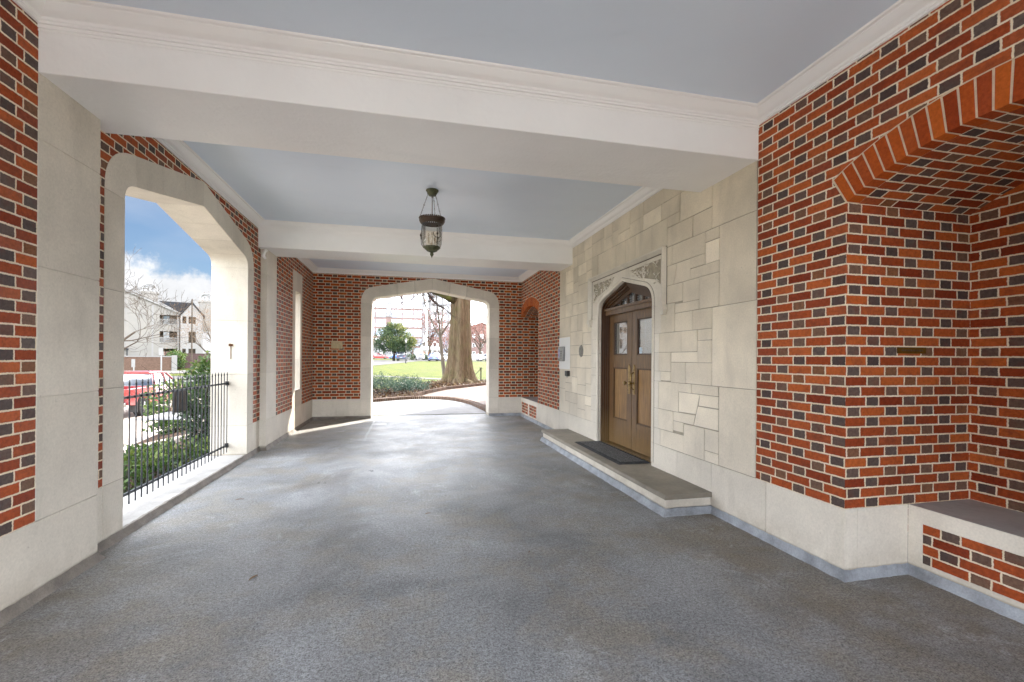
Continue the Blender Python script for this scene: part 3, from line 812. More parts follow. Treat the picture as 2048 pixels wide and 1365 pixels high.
def leaf(s):   # s=-1 nearer the camera, +1 farther
    y0, y1 = (DC - .70, DC - .006) if s < 0 else (DC + .006, DC + .70)
    z0, z1 = .222, 2.10
    stile = .13
    gz0, gz1 = 1.505, 1.99; pz0, pz1 = .585, 1.33
    a0, a1 = y0 + stile, y1 - stile
    mb = MB()
    mb.prism([(y0, z0), (a0, z0), (a0, z1), (y0, z1)], 0, .045, FD); mb.prism([(a1, z0), (y1, z0), (y1, z1), (a1, z1)], 0, .045, FD)
    for b0, b1 in ((z0, pz0), (pz1, gz0), (gz1, z1)):
        mb.prism([(a0, b0), (a1, b0), (a1, b1), (a0, b1)], .001, .044, FD)
    lf = inD(mb.build('door_leaf', M['wood'], dd, bevel=.003))
    mb = MB(); mb.prism([(a0 - .005, pz0 - .005), (a1 + .005, pz0 - .005), (a1 + .005, pz1 + .005), (a0 - .005, pz1 + .005)], .018, .03, FD)
    inD(mb.build('door_panel', M['wood_panel'], lf))
    mb = MB()
    for b0, b1 in ((pz0, pz1), (gz0, gz1)):
        for (p, q, r_, t_) in ((a0, a0 + .02, b0, b1), (a1 - .02, a1, b0, b1), (a0, a1, b0, b0 + .02), (a0, a1, b1 - .02, b1)):
            mb.prism([(p, r_), (q, r_), (q, t_), (p, t_)], .006, .02, FD)
    inD(mb.build('bead', M['wood_dark'], lf))
    mb = MB(); mb.prism([(a0, gz0), (a1, gz0), (a1, gz1), (a0, gz1)], .022, .026, FD)
    pn = inD(mb.build('window_pane', M['pane'], lf))
    # brass handle plate
    yc = DC + s * .068
    mb = MB(); hpt = [(yc - .028, .955 + .19), (yc + .028, .955 + .19), (yc + .028, 1.50 - .0 + .0), (yc + .018, 1.535), (yc, 1.55), (yc - .018, 1.535), (yc - .028, 1.50)]
    hpt = [(a, b - .17) for a, b in hpt]
    mb.prism(hpt, -.008, -.001, FD)
    for z in (1.0, 1.045, 1.30):
        mb.prism([(yc - .03, z), (yc + .03, z), (yc + .03, z + .008), (yc - .03, z + .008)], -.014, -.008, FD)
    pl = inD(mb.build('handle_plate', M['brass'], dd, bevel=.002))
    mb = MB(); zk = 1.125
    mb.lathe([(.0, -.085), (.022, -.083), (.03, -.07), (.026, -.055), (.010, -.048), (.009, -.012), (.018, -.008), (.018, 0)], FD(yc, zk, -.006), 14, 'X')
    inD(mb.build('door_knob', M['brass'], dd, smooth=True))
    if s < 0:
        mb = MB(); mb.tube([FD(yc, 1.04, -.01), FD(yc, 1.06, -.045), FD(yc, 1.18, -.05), FD(yc, 1.25, -.045), FD(yc, 1.27, -.01)], [.008, .009, .011, .009, .008], 8)
        inD(mb.build('pull_handle', M['brass'], dd, smooth=True))
        mb = MB(); mb.prism([(a1 - .10, gz0 + .022), (a1 - .03, gz0 + .022), (a1 - .03, gz0 + .10), (a1 - .10, gz0 + .10)], .019, .0215, FD)
        inD(mb.build('sticker', vary('pale_sticker', (.42, .52, .60), .5, 40, .3), pn))
leaf(-1); leaf(1)
# backing room darkness behind door
mb = MB(); mb.box(DX + .05, DX + .09, DC - .9, DC + .9, .1, 2.8); inD(mb.build('door_backing', M['wood_dark'], dd))

# ---- doorstep and mat
stp = thing('doorstep', 'long worn stone step in front of the oak doors', 'step', (2.58, 5.79, 0))
mb = MB(); mb.box(2.352, XR + .3, 3.82, 7.755, -.05, .145)
o = mb.build('riser', M['stone'], stp, bevel=.004)
for v in o.data.vertices: v.co -= Vector((2.58, 5.79, 0))
mb = MB(); vs = []; fs = []
NY = 90
prof = [(2.334, .147), (2.326, .156), (2.326, .178), (2.334, .190), (2.36, .194), (3.02, .196), (3.02, .147)]
for i in range(NY + 1):
    y = 3.80 + (7.772 - 3.80) * i / NY
    chip = max(0, R.gauss(0, .004)) + (.012 * max(0, 1 - abs(y - 3.85) / .35) * R.uniform(.3, 1.2))
    for q, (x, z) in enumerate(prof):
        vs.append((x + (chip if q in (2, 3) else chip * .4 if q == 4 else 0), y, z - (chip * .35 if q in (3, 4) else 0)))
k = len(prof)
for i in range(NY):
    for j in range(k): fs.append((i * k + j, (i + 1) * k + j, (i + 1) * k + (j + 1) % k, i * k + (j + 1) % k))
fs += [tuple(range(k)), tuple(NY * k + j for j in range(k - 1, -1, -1))]
mb.mesh(vs, fs); o = mb.build('tread', M['step_top'], stp, smooth='auto')
for v in o.data.vertices: v.co -= Vector((2.58, 5.79, 0))
mt = thing('door_mat', 'dark grey ribbed rubber-edged mat lying in front of the oak doors', 'doormat', (2.67, 5.74, .197), group=None)
mb = MB(); vs = [(-.215, -.745, 0), (.2, -.745, 0), (.2, .745, 0), (-.215, .745, 0), (-.19, -.72, .012), (.19, -.72, .012), (.19, .72, .012), (-.19, .72, .012)]
mb.mesh(vs, [(0, 3, 2, 1), (4, 5, 6, 7), (0, 1, 5, 4), (1, 2, 6, 5), (2, 3, 7, 6), (3, 0, 4, 7)]); mb.build('border', M['matt'], mt)
mb = MB()
for i in range(34):
    y = -.66 + i * .04; mb.box(-.15, .15, y, y + .026, .011, .0165 + R.uniform(-.001, .001))
mb.build('carpet_pile', M['mat_weave'], mt)

# ---- wall fittings
ic_ = thing('entry_intercom', 'grey entry phone on a white plate beside the far brickwork', 'intercom', (XR, 8.09, 1.54))
mb = MB(); mb.box(-.006, -.0005, -.38, .20, -.28, .30); mb.build('back_plate', M['white_plate'], ic_, bevel=.001)
mb = MB(); mb.box(-.055, -.004, -.135, .135, -.135, .135); hs = mb.build('housing', M['steel'], ic_, bevel=.012)
mb = MB(); mb.box(-.0575, -.054, .03, .10, -.07, .09); mb.build('screen', M['screen'], hs)
mb = MB()
for k in range(5): mb.box(-.058, -.0545, -.09, .0, -.10 + k * .035, -.085 + k * .035)
mb.box(-.058, -.0545, .04, .09, -.12, -.085)
mb.build('keypad', M['black'], hs)
kb = thing('key_box', 'small black lock box under the white entry phone plate', 'key box', (XR, 7.80, 1.185))
mb = MB(); mb.box(-.06, -.001, -.10, .02, -.045, .05); mb.build('box', M['black'], kb, bevel=.006)
mb = MB(); mb.box(-.035, -.001, .03, .09, -.04, .03); mb.build('switch_plate', M['steel'], kb, bevel=.003)
mb = MB(); mb.tube([(-.02, .05, -.05), (-.02, .0, -.07), (-.03, -.05, -.048)], .005, 6); mb.build('shackle', M['steel'], kb)
ov = thing('oval_medallion', 'small oval carved medallion on the ashlar left of the door', 'plaque', (XR - .001, 7.16, 1.58))
mb = MB(); n = 24
for r1, r2, d in ((1, .86, -.014), (.8, .6, -.02), (.5, .2, -.016)):
    vs = [(d, .085 * r1 * cos(2 * pi * k / n), .095 * r1 * sin(2 * pi * k / n)) for k in range(n)] + [(0, .087 * r1 * cos(2 * pi * k / n), .098 * r1 * sin(2 * pi * k / n)) for k in range(n)]
    mb.mesh(vs, [tuple(range(n))] + [(k, n + k, n + (k + 1) % n, (k + 1) % n) for k in range(n)])
for k in range(9):
    a = 2 * pi * k / 9; mb.tube([(-.02, .03 * cos(a), .03 * sin(a)), (-.024, .06 * cos(a), .07 * sin(a))], [.006, .003], 5)
mb.build('medallion', vary('grey_bronze', (.22, .21, .18), .5, 30, .4, .3, 80, .4), ov)

# ---- niches with brick arches
def niche(yn, yf, xfront, label, seatlabel, brick_y, cap_left, deep=3.92, fwd=True):
    """yn..yf opening along Y; returns wall thing"""
    t = wthing('niche_wall', label)
    span = abs(yf - yn); cy = (yn + yf) / 2; rise = .20; zs = 2.497
    Rr = ((span / 2) ** 2 + rise ** 2) / (2 * rise); cz = zs + rise - Rr
    half = math.asin(span / 2 / Rr)
    N = 24
    arc = [(cy + Rr * sin(a), cz + Rr * cos(a)) for a in [(-half + 2 * half * k / N) for k in range(N + 1)]]
    y0, y1 = min(yn, yf), max(yn, yf)
    outer = [(brick_y[0], ZP), (y0, ZP)] + arc + [(y1, ZP), (brick_y[1], ZP), (brick_y[1], ZC + .05), (brick_y[0], ZC + .05)]
    if abs(brick_y[0] - y0) < 1e-6: outer = outer[1:]
    if abs(brick_y[1] - y1) < 1e-6: outer.remove((brick_y[1], ZP))
    return t, arc, cy, cz, Rr, half, y0, y1, outer
def niche_build(yn, yf, brick_y, label, xfront, bench_label, uvp, outer_wall=True):
    t, arc, cy, cz, Rr, half, y0, y1, outer = niche(yn, yf, xfront, label, '', brick_y, False)
    # front face (single sheet) and separate reveal
    mb = MB(); mb.uvf = uvp
    tris = tessellate_polygon([[Vector((a, b, 0)) for a, b in outer]])
    mb.mesh([(XR, a, b) for a, b in outer], [tuple(x) for x in tris])
    D = 3.92
    for yy in (y0, y1):
        if yy == y1 and yy > 11: continue
        mb.mesh([(XR, yy, ZP), (D, yy, ZP), (D, yy, 2.497), (XR, yy, 2.497)], [(0, 1, 2, 3)])
    mb.mesh([(D, y0 - .1, ZP - .3), (D, y1 + .1, ZP - .3), (D, y1 + .1, 2.9), (D, y0 - .1, 2.9)], [(0, 1, 2, 3)])
    mb.build('brickwork', M['brick'], t, weld=False)
    mb = MB(); L = 0
    for (a, b), (c_, d_) in zip(arc, arc[1:]):
        l = hypot(c_ - a, d_ - b)
        mb.face([(XR + .10, a, b), (D, a, b), (D, c_, d_), (XR + .10, c_, d_)], [(0, L), (D - XR - .1, L), (D - XR - .1, L + l), (0, L + l)]); L += l
    mb.build('soffit', M['brick'], t, smooth=True)
    ring = MB(); nb = 24; rr0, rr1 = Rr - .0015, Rr + .205
    for k in range(nb):
        a0 = -half + 2 * half * k / nb; a1 = -half + 2 * half * (k + 1) / nb; gg = .0052 / Rr
        ring.tint = R.random()
        jj = R.uniform(-.002, .002)
        P = [(cy + r * sin(a), cz + r * cos(a)) for r, a in ((rr0, a0 + gg), (rr1 + jj, a0 + gg), (rr1 + jj, a1 - gg), (rr0, a1 - gg))]
        ring.prism(P, -.003, .098, FR(XR))
    ro = ring.build('arch_ring', M['vouss'], t, bevel=.002)
    bed = MB(); rr1b = rr1 + .008
    for k in range(nb):
        a0 = -half - .004 + 2 * (half + .004) * k / nb; a1 = -half - .004 + 2 * (half + .004) * (k + 1) / nb
        P = [(cy + r * sin(a), cz + r * cos(a)) for r, a in ((rr0 + .002, a0), (rr1b, a0), (rr1b, a1), (rr0 + .002, a1))]
        bed.prism(P, -.001, .1, FR(XR))
    bed.build('mortar_bed', M['mortar'], ro)
    return t, y0, y1
tn, n0, n1 = niche_build(.905, 2.455, (.905, YA), 'brick wall with a deep arched niche and small bronze plate', 3.36, '', uvmap((2.455 - .003, XR + .172)))
mb = MB(); mb.tint = .8; mb.prism([(2.5755, 0), (3.128, 0), (3.128, ZP - .001), (2.5755, ZP - .001)], -.004, .1, FR(XR))
mb.tint = .8; mb.prism([(XR - .004, 0), (XR + .1, 0), (XR + .1, ZP - .001), (XR - .004, ZP - .001)], -.004, .12, FB(2.455)); mb.prism([(XR + .103, 0), (3.36, 0), (3.36, ZP - .001), (XR + .103, ZP - .001)], -.004, .12, FB(2.455))
mb.build('plinth', M['stone'], tn, bevel=.002)
# far side jamb of near niche and the wall behind the camera side
t2 = wthing('brick_wall', 'brick pier closing the front side of the deep bench niche')
mb = MB(); mb.uvf = uvmap((.1, XR)); mb.box(XR, 3.92, YFRONT, .904, ZP, ZC + .05); mb.build('brickwork', M['brick'], t2)
mb = MB(); mb.tint = .7; mb.box(XR - .004, 3.9, YFRONT, .905, 0, ZP); mb.build('plinth', M['stone'], t2)
def bench(y0, y1, xf, label, panels, seat_z=.468, xb=3.92):
    t = thing('bench_seat', label, 'bench', (0, 0, 0), group=None)
    mb = MB(); mb.tint = .5; mb.box(xf + .006, xb - .001, y0 + .001, y1 - .001, seat_z - .04, seat_z); mb.build('seat_slab', M['slate'], t)
    z0, z1 = .10, seat_z - .105
    mb = MB(); mb.tint = .75
    P = [(y0, 0), (y1, 0), (y1, seat_z - .001), (y0, seat_z - .001)]
    holes = [[(a, z0), (b, z0), (b, z1), (a, z1)] for a, b in panels]
    loops = [P] + holes; flat = [p for l in loops for p in l]; n = len(flat)
    tris = tessellate_polygon([[Vector((a, b, 0)) for a, b in l] for l in loops])
    mb.mesh([(xf, a, b) for a, b in flat], [tuple(x) for x in tris])
    for l in holes:
        for k in range(4):
            (a, b), (c_, d_) = l[k], l[(k + 1) % 4]; mb.face([(xf, a, b), (xf + .006, a, b), (xf + .006, c_, d_), (xf, c_, d_)])
    mb.face([(xf, y0, seat_z - .001), (xf + .006, y0, seat_z - .001), (xf + .006, y1, seat_z - .001), (xf, y1, seat_z - .001)])
    mb.build('front_frame', M['stone'], t)
    for a, b in panels:
        mb = MB(); mb.uvf = uvmap((b - .05, 0), z1 - 4 * BH + .003)
        mb.face([(xf + .004, a - .002, z0 - .002), (xf + .004, b + .002, z0 - .002), (xf + .004, b + .002, z1 + .002), (xf + .004, a - .002, z1 + .002)])
        mb.build('brick_panel', M['brick'], t)
    return t
bench(.906, 2.449, 3.36, 'grey stone bench seat in the deep niche, one long brick panel below', [(1.02, 2.36)])
tf, f0, f1 = niche_build(9.76, 11.309, (YC2 + .003, 11.309), 'brick wall with the small arched niche near the far end', XR, '', uvmap((YC2, 0)))
mb = MB(); course(mb, FR(XR), [8.29, 9.0, 9.76], 0, ZP, -.004, .1); mb.build('plinth', M['stone'], tf, bevel=.002)
bench(9.762, 11.303, XR, 'stone bench seat beside the end wall with two brick panels below', [(9.85, 10.49), (10.58, 11.2)])
bp = thing('name_plate', 'small bronze plate fixed to the brick reveal of the deep niche', 'plaque', (3.378, 2.455, 1.523))
mb = MB(); mb.box(-.124, .124, -.012, -.001, -.022, .022); mb.build('plate', M['gold_plaque'], bp, bevel=.003)
mb = MB()
for k in range(14): mb.box(-.095 + k * .0135, -.088 + k * .0135, -.0135, -.0115, -.007, .007)
mb.build('lettering', M['copper'], bp)

# ---- lantern
LX, LY = .285, 5.67
ln = thing('hanging_lantern', 'bronze bell-jar lantern hanging from the pale blue ceiling', 'lantern', (LX, LY, 0))
mb = MB(); mb.lathe([(0, 3.499), (.076, 3.499), (.078, 3.488), (.07, 3.478), (.058, 3.455), (.05, 3.447), (.046, 3.432), (.022, 3.425), (0, 3.424)], n=28); mb.build('canopy', M['bronze_green'], ln, smooth='auto')
mb = MB(); mb.tube([(0, 0, 3.43), (0, 0, 3.14)], .005, 8); mb.lathe([(.004, 3.42), (.011, 3.41), (.004, 3.40)], n=10)
mb.build('stem', M['copper'], ln, smooth='auto')
CH = [(-100, -.0), (20, 0), (-20 + 80, 0)]
for a in (radians(190), radians(-50), radians(70)):
    mb = MB(); p0 = Vector((.052 * cos(a), .052 * sin(a), 3.445)); p1 = Vector((.145 * cos(a), .145 * sin(a), 3.165))
    nl = 17
    for k in range(nl):
        c0 = p0.lerp(p1, (k + .5) / nl); d = (p1 - p0).normalized(); s_ = Vector((-sin(a), cos(a), 0)) if k % 2 else d.cross(Vector((-sin(a), cos(a), 0)))
        big = .0085 if k % 5 == 3 else .0052; ll = (p1 - p0).length / nl * .62
        ring = [c0 + d * (ll * cos(t)) + s_ * (big * sin(t)) for t in [2 * pi * q / 8 for q in range(9)]]
        mb.tube(ring, .0028 if k % 5 == 3 else .0018, 5, cap=False)
    mb.tube([p0 + Vector((.01 * cos(a), .01 * sin(a), 0)), p0], .006, 5)
    mb.build('chain', M['iron_dark'], ln)
mb = MB(); mb.lathe([(.122, 3.080), (.132, 3.082), (.135, 3.092), (.145, 3.097), (.149, 3.112), (.155, 3.117), (.157, 3.143), (.150, 3.146), (.148, 3.125), (.127, 3.118), (.121, 3.085), (.122, 3.080)], n=40)
for k in range(40):
    a = 2 * pi * k / 40; mb.lathe([(.0, -.004), (.009, -.002), (.010, .006), (.006, .012), (.0, .014)], (.151 * cos(a), .151 * sin(a), 3.148), 6)
mb.build('crown_ring', M['copper'], ln, smooth='auto')
mb = MB(); mb.lathe([(.122, 3.10), (.124, 3.0), (.124, 2.90), (.118, 2.84), (.105, 2.805), (.09, 2.795)], n=40); mb.build('glass_jar', M['lglass'], ln, smooth=True)
mb = MB(); mb.lathe([(.0, 2.806), (.098, 2.806), (.104, 2.80), (.102, 2.79), (.09, 2.785), (.086, 2.775), (.07, 2.765), (.066, 2.755), (.045, 2.745), (.025, 2.738), (.018, 2.73), (.024, 2.72), (.021, 2.705), (.010, 2.69), (.004, 2.675), (0, 2.664)], n=32); mb.build('base_cup', M['bronze_green'], ln, smooth='auto')
for a in (radians(175), radians(-65), radians(55)):
    ca, sa = cos(a), sin(a); mb = MB(); P = lambda r, z: (r * ca, r * sa, z)
    mb.tube([P(.122, 3.07), P(.127, 3.0), P(.131, 2.9), P(.126, 2.83), P(.10, 2.79)], [.003, .003, .0045, .004, .003], 6)
    for s_ in (-1, 1):
        mb.tube([(P(.130, 2.90)[0] - s_ * 0 * sa, P(.130, 2.9)[1], 2.90)] + [(.131 * ca - s_ * sa * q, .131 * sa + s_ * ca * q, z) for q, z in ((.022, 2.895), (.045, 2.915), (.05, 2.945), (.038, 2.965))], [.004, .0055, .0045, .004, .002], 6)
    mb.lathe([(0, -.02), (.01, -.01), (.012, .005), (.005, .02), (0, .03)], P(.134, 2.94), 8)
    mb.build('scroll_arm', M['bronze'], ln, smooth=True)
mb = MB()
mb.tube([(0, 0, 2.80), (0, 0, 2.88)], .010, 8)
for k in range(3):
    a = 2 * pi * k / 3 + .5; x, y = .045 * cos(a), .045 * sin(a)
    mb.tube([(0, 0, 2.84), (x, y, 2.85), (x, y, 2.87)], .005, 6); mb.lathe([(0, 0), (.012, 0), (.012, .006), (.008, .008), (.008, .065), (0, .068)], (x, y, 2.865), 10)
mb.build('candle_cluster', vary('candle_cream', (.55, .48, .36), .5, 10, .2), ln, smooth='auto')
mb = MB()
for k in range(3):
    a = 2 * pi * k / 3 + .5; x, y = .045 * cos(a), .045 * sin(a)
    mb = MB(); mb.lathe([(0, 0), (.009, .008), (.012, .022), (.006, .04), (0, .05)], (x, y, 2.933), 10); mb.build('bulb', M['lglass'], ln, smooth=True)
pass

# small litter on the floor
LT = M['leaf_dry'] = vary('dry_leaf', (.16, .10, .05), .8, 20, .5)
for i, (x, y, l, lab) in enumerate([(-.97, 3.29, .07, 'curled brown leaf lying left of centre on the grey floor'), (.20, 4.31, .05, 'short dark twig lying in the middle of the floor'),
                       (-1.64, 5.12, .06, 'thin dark twig lying near the fenced archway'), (.9, 3.3, .03, 'tiny dark crumb of leaf right of centre on the floor')]):
    t = thing('fallen_leaf', lab, 'leaf', (x, y, 0), R.uniform(-.2, 1.3)); mb = MB(); n = 7; vs = []
    for k in range(n):
        f = k / (n - 1); w = l * .10 * sin(pi * f) + .001; z = .003 + .004 * sin(pi * f * 1.2)
        vs += [(l * (f - .5) * 2 * .6, -w, z), (l * (f - .5) * 2 * .6, 0, z * .5 + .001), (l * (f - .5) * 2 * .6, w, z + .003)]
    mb.mesh(vs, [(k * 3 + j, k * 3 + j + 1, k * 3 + j + 4, k * 3 + j + 3) for k in range(n - 1) for j in (0, 1)]); mb.build('blade', LT, t, smooth=True)
dc_ = thing('drain_cover', 'pale round patch cover set flush in the far floor', 'cover', (-.58, 10.3, .0))
mb = MB(); mb.lathe([(0, .004), (.155, .004), (.16, .001)], n=28); mb.build('lid', vary('pale_cement', (.5, .52, .54), .6, 8, .1), dc_)

# ================================================================ OUTDOORS
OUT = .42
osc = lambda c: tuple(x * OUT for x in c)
R.seed(11)
def sm(t): t = max(0, min(1, t)); return t * t * (3 - 2 * t)
def lerpt(x, T):
    if x <= T[0][0]: return T[0][1]
    for (a, p), (b, q) in zip(T, T[1:]):
        if x <= b: return p + (q - p) * (x - a) / (b - a)
    return T[-1][1]
def gh(x, y):
    r = hypot(x, y)
    hb = lerpt(r, [(16, -.02), (17.5, .08), (22, .20), (71, .60), (96, .80), (125, 1.1), (230, 1.6), (900, 3)])
    if y < 11.7 and x > -2.6: hb = -.3
    s = max(0, -x - 2.7)
    near = -.34 - .79 * sm((s - .6) / 5.5)
    far = lerpt(r, [(30, -1.13), (64, -.2), (77, .5), (200, 1.2), (900, 3)])
    hl = near if r < 30 else far
    th = math.degrees(atan2(x, y))
    if y < 0: th = -90 if x < 0 else 0
    f = sm((th + 16) / 8)
    if y < 0 and abs(x) < 2.75: return -.3
    return hl + (hb - hl) * f

def ground_mat():
    m, n = mat('grass', rough=.9)
    p = n.pos()
    c = n.ramp(n.noise(1.2, 6), [(.3, (.024, .040, .001)), (.5, (.043, .061, .0012)), (.7, (.074, .078, .003))])
    f = n.mr(n.noise(22, 5), .3, .7, .6, 1.3); c = n.mix(1, c, n.comb(f, f, f), 'MULTIPLY')
    dry = n.mr(n.noise(.35, 5), .5, .65); c = n.mix(n.math('MULTIPLY', dry, .5), c, (.055, .05, .012))
    n.l.new(c, n.b.inputs['Base Color']); n.l.new(n.bump(n.noise(45, 5), 1, .04), n.b.inputs['Normal'])
    return m
M['grass'] = ground_mat()
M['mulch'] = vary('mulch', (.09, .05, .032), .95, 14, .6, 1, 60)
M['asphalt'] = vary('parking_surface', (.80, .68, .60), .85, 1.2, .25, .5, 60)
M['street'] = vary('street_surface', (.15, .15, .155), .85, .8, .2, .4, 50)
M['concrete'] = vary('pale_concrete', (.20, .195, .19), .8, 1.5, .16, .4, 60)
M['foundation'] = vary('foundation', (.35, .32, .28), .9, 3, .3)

def sheet(name, xs, ys, dz, m, label=None, cut=None, kind='structure'):
    nx, ny = len(xs), len(ys); vs = [(x, y, gh(x, y) + dz) for y in ys for x in xs]; mb = MB()
    fs = [(j * nx + i, j * nx + i + 1, (j + 1) * nx + i + 1, (j + 1) * nx + i) for j in range(ny - 1) for i in range(nx - 1)
          if not (cut and cut((xs[i] + xs[i + 1]) / 2, (ys[j] + ys[j + 1]) / 2))]
    mb.mesh(vs, fs); o = mb.build(name, m, smooth=True); tag(o, label, kind=kind); return o
def grade(a, b, fine, step, lim):
    out = []; x = a
    while x < b:
        out.append(x); x += step if abs(x) < lim else max(step, abs(abs(x) - lim) * .12 + step)
    out.append(b); return sorted(set(round(q, 3) for q in out))
def axis(neg, pos, step, lim):
    o = [0.0]; x = 0.0; s = step
    while x < pos: s = step if x < lim else s * 1.15; x += s; o.append(x)
    x = 0.0; s = step
    while x > neg: s = step if -x < lim else s * 1.15; x -= s; o.insert(0, x)
    return o
gx, gy = axis(-700, 700, .5, 20), axis(-60, 900, .5, 36)
sheet('ground', gx, gy, 0, M['grass'], 'grassy ground around the porch and up to the street', cut=lambda x, y: -2.0 < x < 3.9 and -1 < y < 11.4)
def strip(name, pts, w0, w1, dz, m, label, n=40, kind='structure', zf=None):
    """ribbon following a plan line on the terrain"""
    P = [Vector((x, y)) for x, y in pts]; L = [0]
    for a, b in zip(P, P[1:]): L.append(L[-1] + (b - a).length)
    def at(t):
        s = t * L[-1]
        for i in range(len(P) - 1):
            if s <= L[i + 1] + 1e-9: return P[i].lerp(P[i + 1], (s - L[i]) / (L[i + 1] - L[i]))
    vs = []; K = 7
    for i in range(n + 1):
        p = at(i / n); d = (at(min(1, i / n + .004)) - at(max(0, i / n - .004))).normalized(); nn = Vector((-d.y, d.x)); w = w0 + (w1 - w0) * i / n
        for k in range(K):
            q = p + nn * w * (k / (K - 1) - .5); vs.append((q.x, q.y, (zf(q.x, q.y) if zf else gh(q.x, q.y)) + dz))
    fs = [(i * K + k, (i + 1) * K + k, (i + 1) * K + k + 1, i * K + k + 1) for i in range(n) for k in range(K - 1)]
    mb = MB(); mb.mesh(vs, fs); o = mb.build(name, m, smooth=True); tag(o, label, kind=kind); return o
mb = MB(); mb.box(-30, 30, -30, YFRONT - 1.5, -.35, -.02)
o = mb.build('bounce_slab', vary('pale_bounce_slab', (1.0, .96, .90), .8, 1, .08)); tag(o, 'unseen pale slab behind the camera, added to bounce light into the porch', kind='structure')  # unseen pale surface, added to throw light up into the porch
# left: parking lot and street
strip('parking_lot', [(-12.5, -1), (-12.5, 34)], 15, 15, .02, M['asphalt'], 'pale sunlit parking lot below the porch', 110)
strip('street', [(-60, 33), (-22, 42), (-8, 58), (-1, 100)], 9, 9, .03, M['street'], 'pale side street beyond the parking lot', 90)
strip('sidewalk', [(-62, 46), (-24, 55.5), (-14, 66)], 5, 5, .05, M['concrete'], 'pale pavement in front of the apartments', 60)
# far: street with parked cars, lawn path
strip('street', [(-60, 118), (-8, 98), (8, 97), (60, 100)], 11, 11, .04, M['street'], 'pale street with parked cars beyond the lawn', 90)
strip('side_street', [(4.2, 100), (9, 132), (14, 190)], 13, 13, .05, M['street'], 'street running away between the trees', 50)
strip('path', [(-7, 31.5), (-2, 30.3), (2.2, 25.9), (5, 24.2), (9, 22.5)], .8, .8, .02, M['concrete'], 'narrow pale footpath across the lawn', 50)
# driveway up to the curved kerb
mb = MB(); curb = [(2.06, 11.78), (2.05, 12.3), (2.0, 13.0), (1.92, 13.9), (1.76, 14.8), (1.5, 15.5), (1.15, 16.0), (.65, 16.27), (.2, 16.2), (-.25, 15.98), (-1.05, 15.3), (-2.2, 14.6), (-4.0, 13.9), (-6, 13.5)]
poly = curb + [(-6, 11.78)]
tri = tessellate_polygon([[Vector((a, b, 0)) for a, b in poly]])
mb.mesh([(a, b, .012) for a, b in poly], [tuple(t) for t in tri]); 
M['drive'] = vary('driveway_concrete', (.27, .27, .275), .75, 1.3, .18, .4, 60)
o = mb.build('driveway', M['drive']); tag(o, 'sunlit concrete driveway just outside the far archway', kind='structure')
# curved brick kerb: bricks on end
ck = thing('brick_kerb', 'low curved kerb of upright bricks edging the driveway', 'kerb', (0, 0, 0))
mb = MB(); bed = MB()
P = [Vector(p) for p in curb]; d_acc = 0
for a, b in zip(P, P[1:]):
    L = (b - a).length; n = max(1, round(L / .068)); d = (b - a).normalized(); nn = Vector((d.y, -d.x))
    for k in range(n):
        c = a.lerp(b, (k + .5) / n) + nn * .10; hw = L / n / 2 - .005; mb.tint = R.random()
        mb.cbox((0, 0, 0), (hw * 2, .2, .30), Matrix.Translation((c.x, c.y, -.045 + R.uniform(-.006, .006))) @ Matrix.Rotation(atan2(d.y, d.x), 4, 'Z'))
    c = a.lerp(b, .5) + nn * .10; bed.cbox((0, 0, 0), (L + .02, .185, .29), Matrix.Translation((c.x, c.y, -.05)) @ Matrix.Rotation(atan2(d.y, d.x), 4, 'Z'))
def kerbmat():
    m, n = mat('kerb_brick', rough=.85); t = n.attr('tint')
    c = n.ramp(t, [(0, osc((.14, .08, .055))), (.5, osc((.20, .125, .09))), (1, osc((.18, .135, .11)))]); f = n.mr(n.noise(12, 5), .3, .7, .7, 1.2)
    n.l.new(n.mix(1, c, n.comb(f, f, f), 'MULTIPLY'), n.b.inputs['Base Color']); return m
M['kerb'] = kerbmat()
mb.build('kerb_bricks', M['kerb'], ck); bed.build('mortar_bed', M['mortar'], ck)
# mulch bed and brick path
mb = MB(); bedp = [(-7, 13.7), (-4, 14.15), (-2.2, 14.85), (-1.05, 15.55), (-.25, 16.2), (.3, 16.5), (.45, 17.1), (1.5, 19.0), (3.55, 21.0), (7, 23.2), (6, 25), (3, 24.6), (1.4, 23.8), (.4, 21), (-1, 19.5), (-4, 18.6), (-8, 18.2)]
def fan(mb, poly, dz, sub=3):
    tri = tessellate_polygon([[Vector((a, b, 0)) for a, b in poly]])
    for t in tri:
        T = [Vector(poly[i]) for i in t]
        def rec(A, B, C, k):
            if k == 0: mb.face([(q.x, q.y, gh(q.x, q.y) + dz) for q in (A, B, C)])
            else:
                ab, bc, ca = (A + B) / 2, (B + C) / 2, (C + A) / 2
                for z in ((A, ab, ca), (ab, B, bc), (ca, bc, C), (ab, bc, ca)): rec(*z, k - 1)
        rec(*T, sub)
fan(mb, bedp, .035); o = mb.build('planting_bed', M['mulch'], smooth=True); tag(o, 'brown mulch and leaf litter bed under the giant tree', kind='structure')
M['paver'] = vary('paver_path', (.32, .25, .22), .8, 10, .3, .5, 40)
mb = MB(); fan(mb, [(2.3, 11.78), (2.3, 13), (2.2, 14.2), (2.0, 15.2), (1.6, 16.0), (1.0, 16.5), (.5, 16.62), (.55, 17.0), (1.6, 18.85), (3.6, 20.85), (8, 22.8), (9, 19), (6, 12)], .03)
o = mb.build('brick_path', M['paver'], smooth=True); tag(o, 'pinkish brick path curving away to the right', kind='structure')
ek = thing('edging_kerb', 'thin straight brick edging between mulch and brick path', 'kerb')
mb = MB(); E_ = [(.36, 16.75), (.5, 17.15), (1.55, 18.98), (3.6, 21.0), (5.5, 22.0), (8, 23.0)]
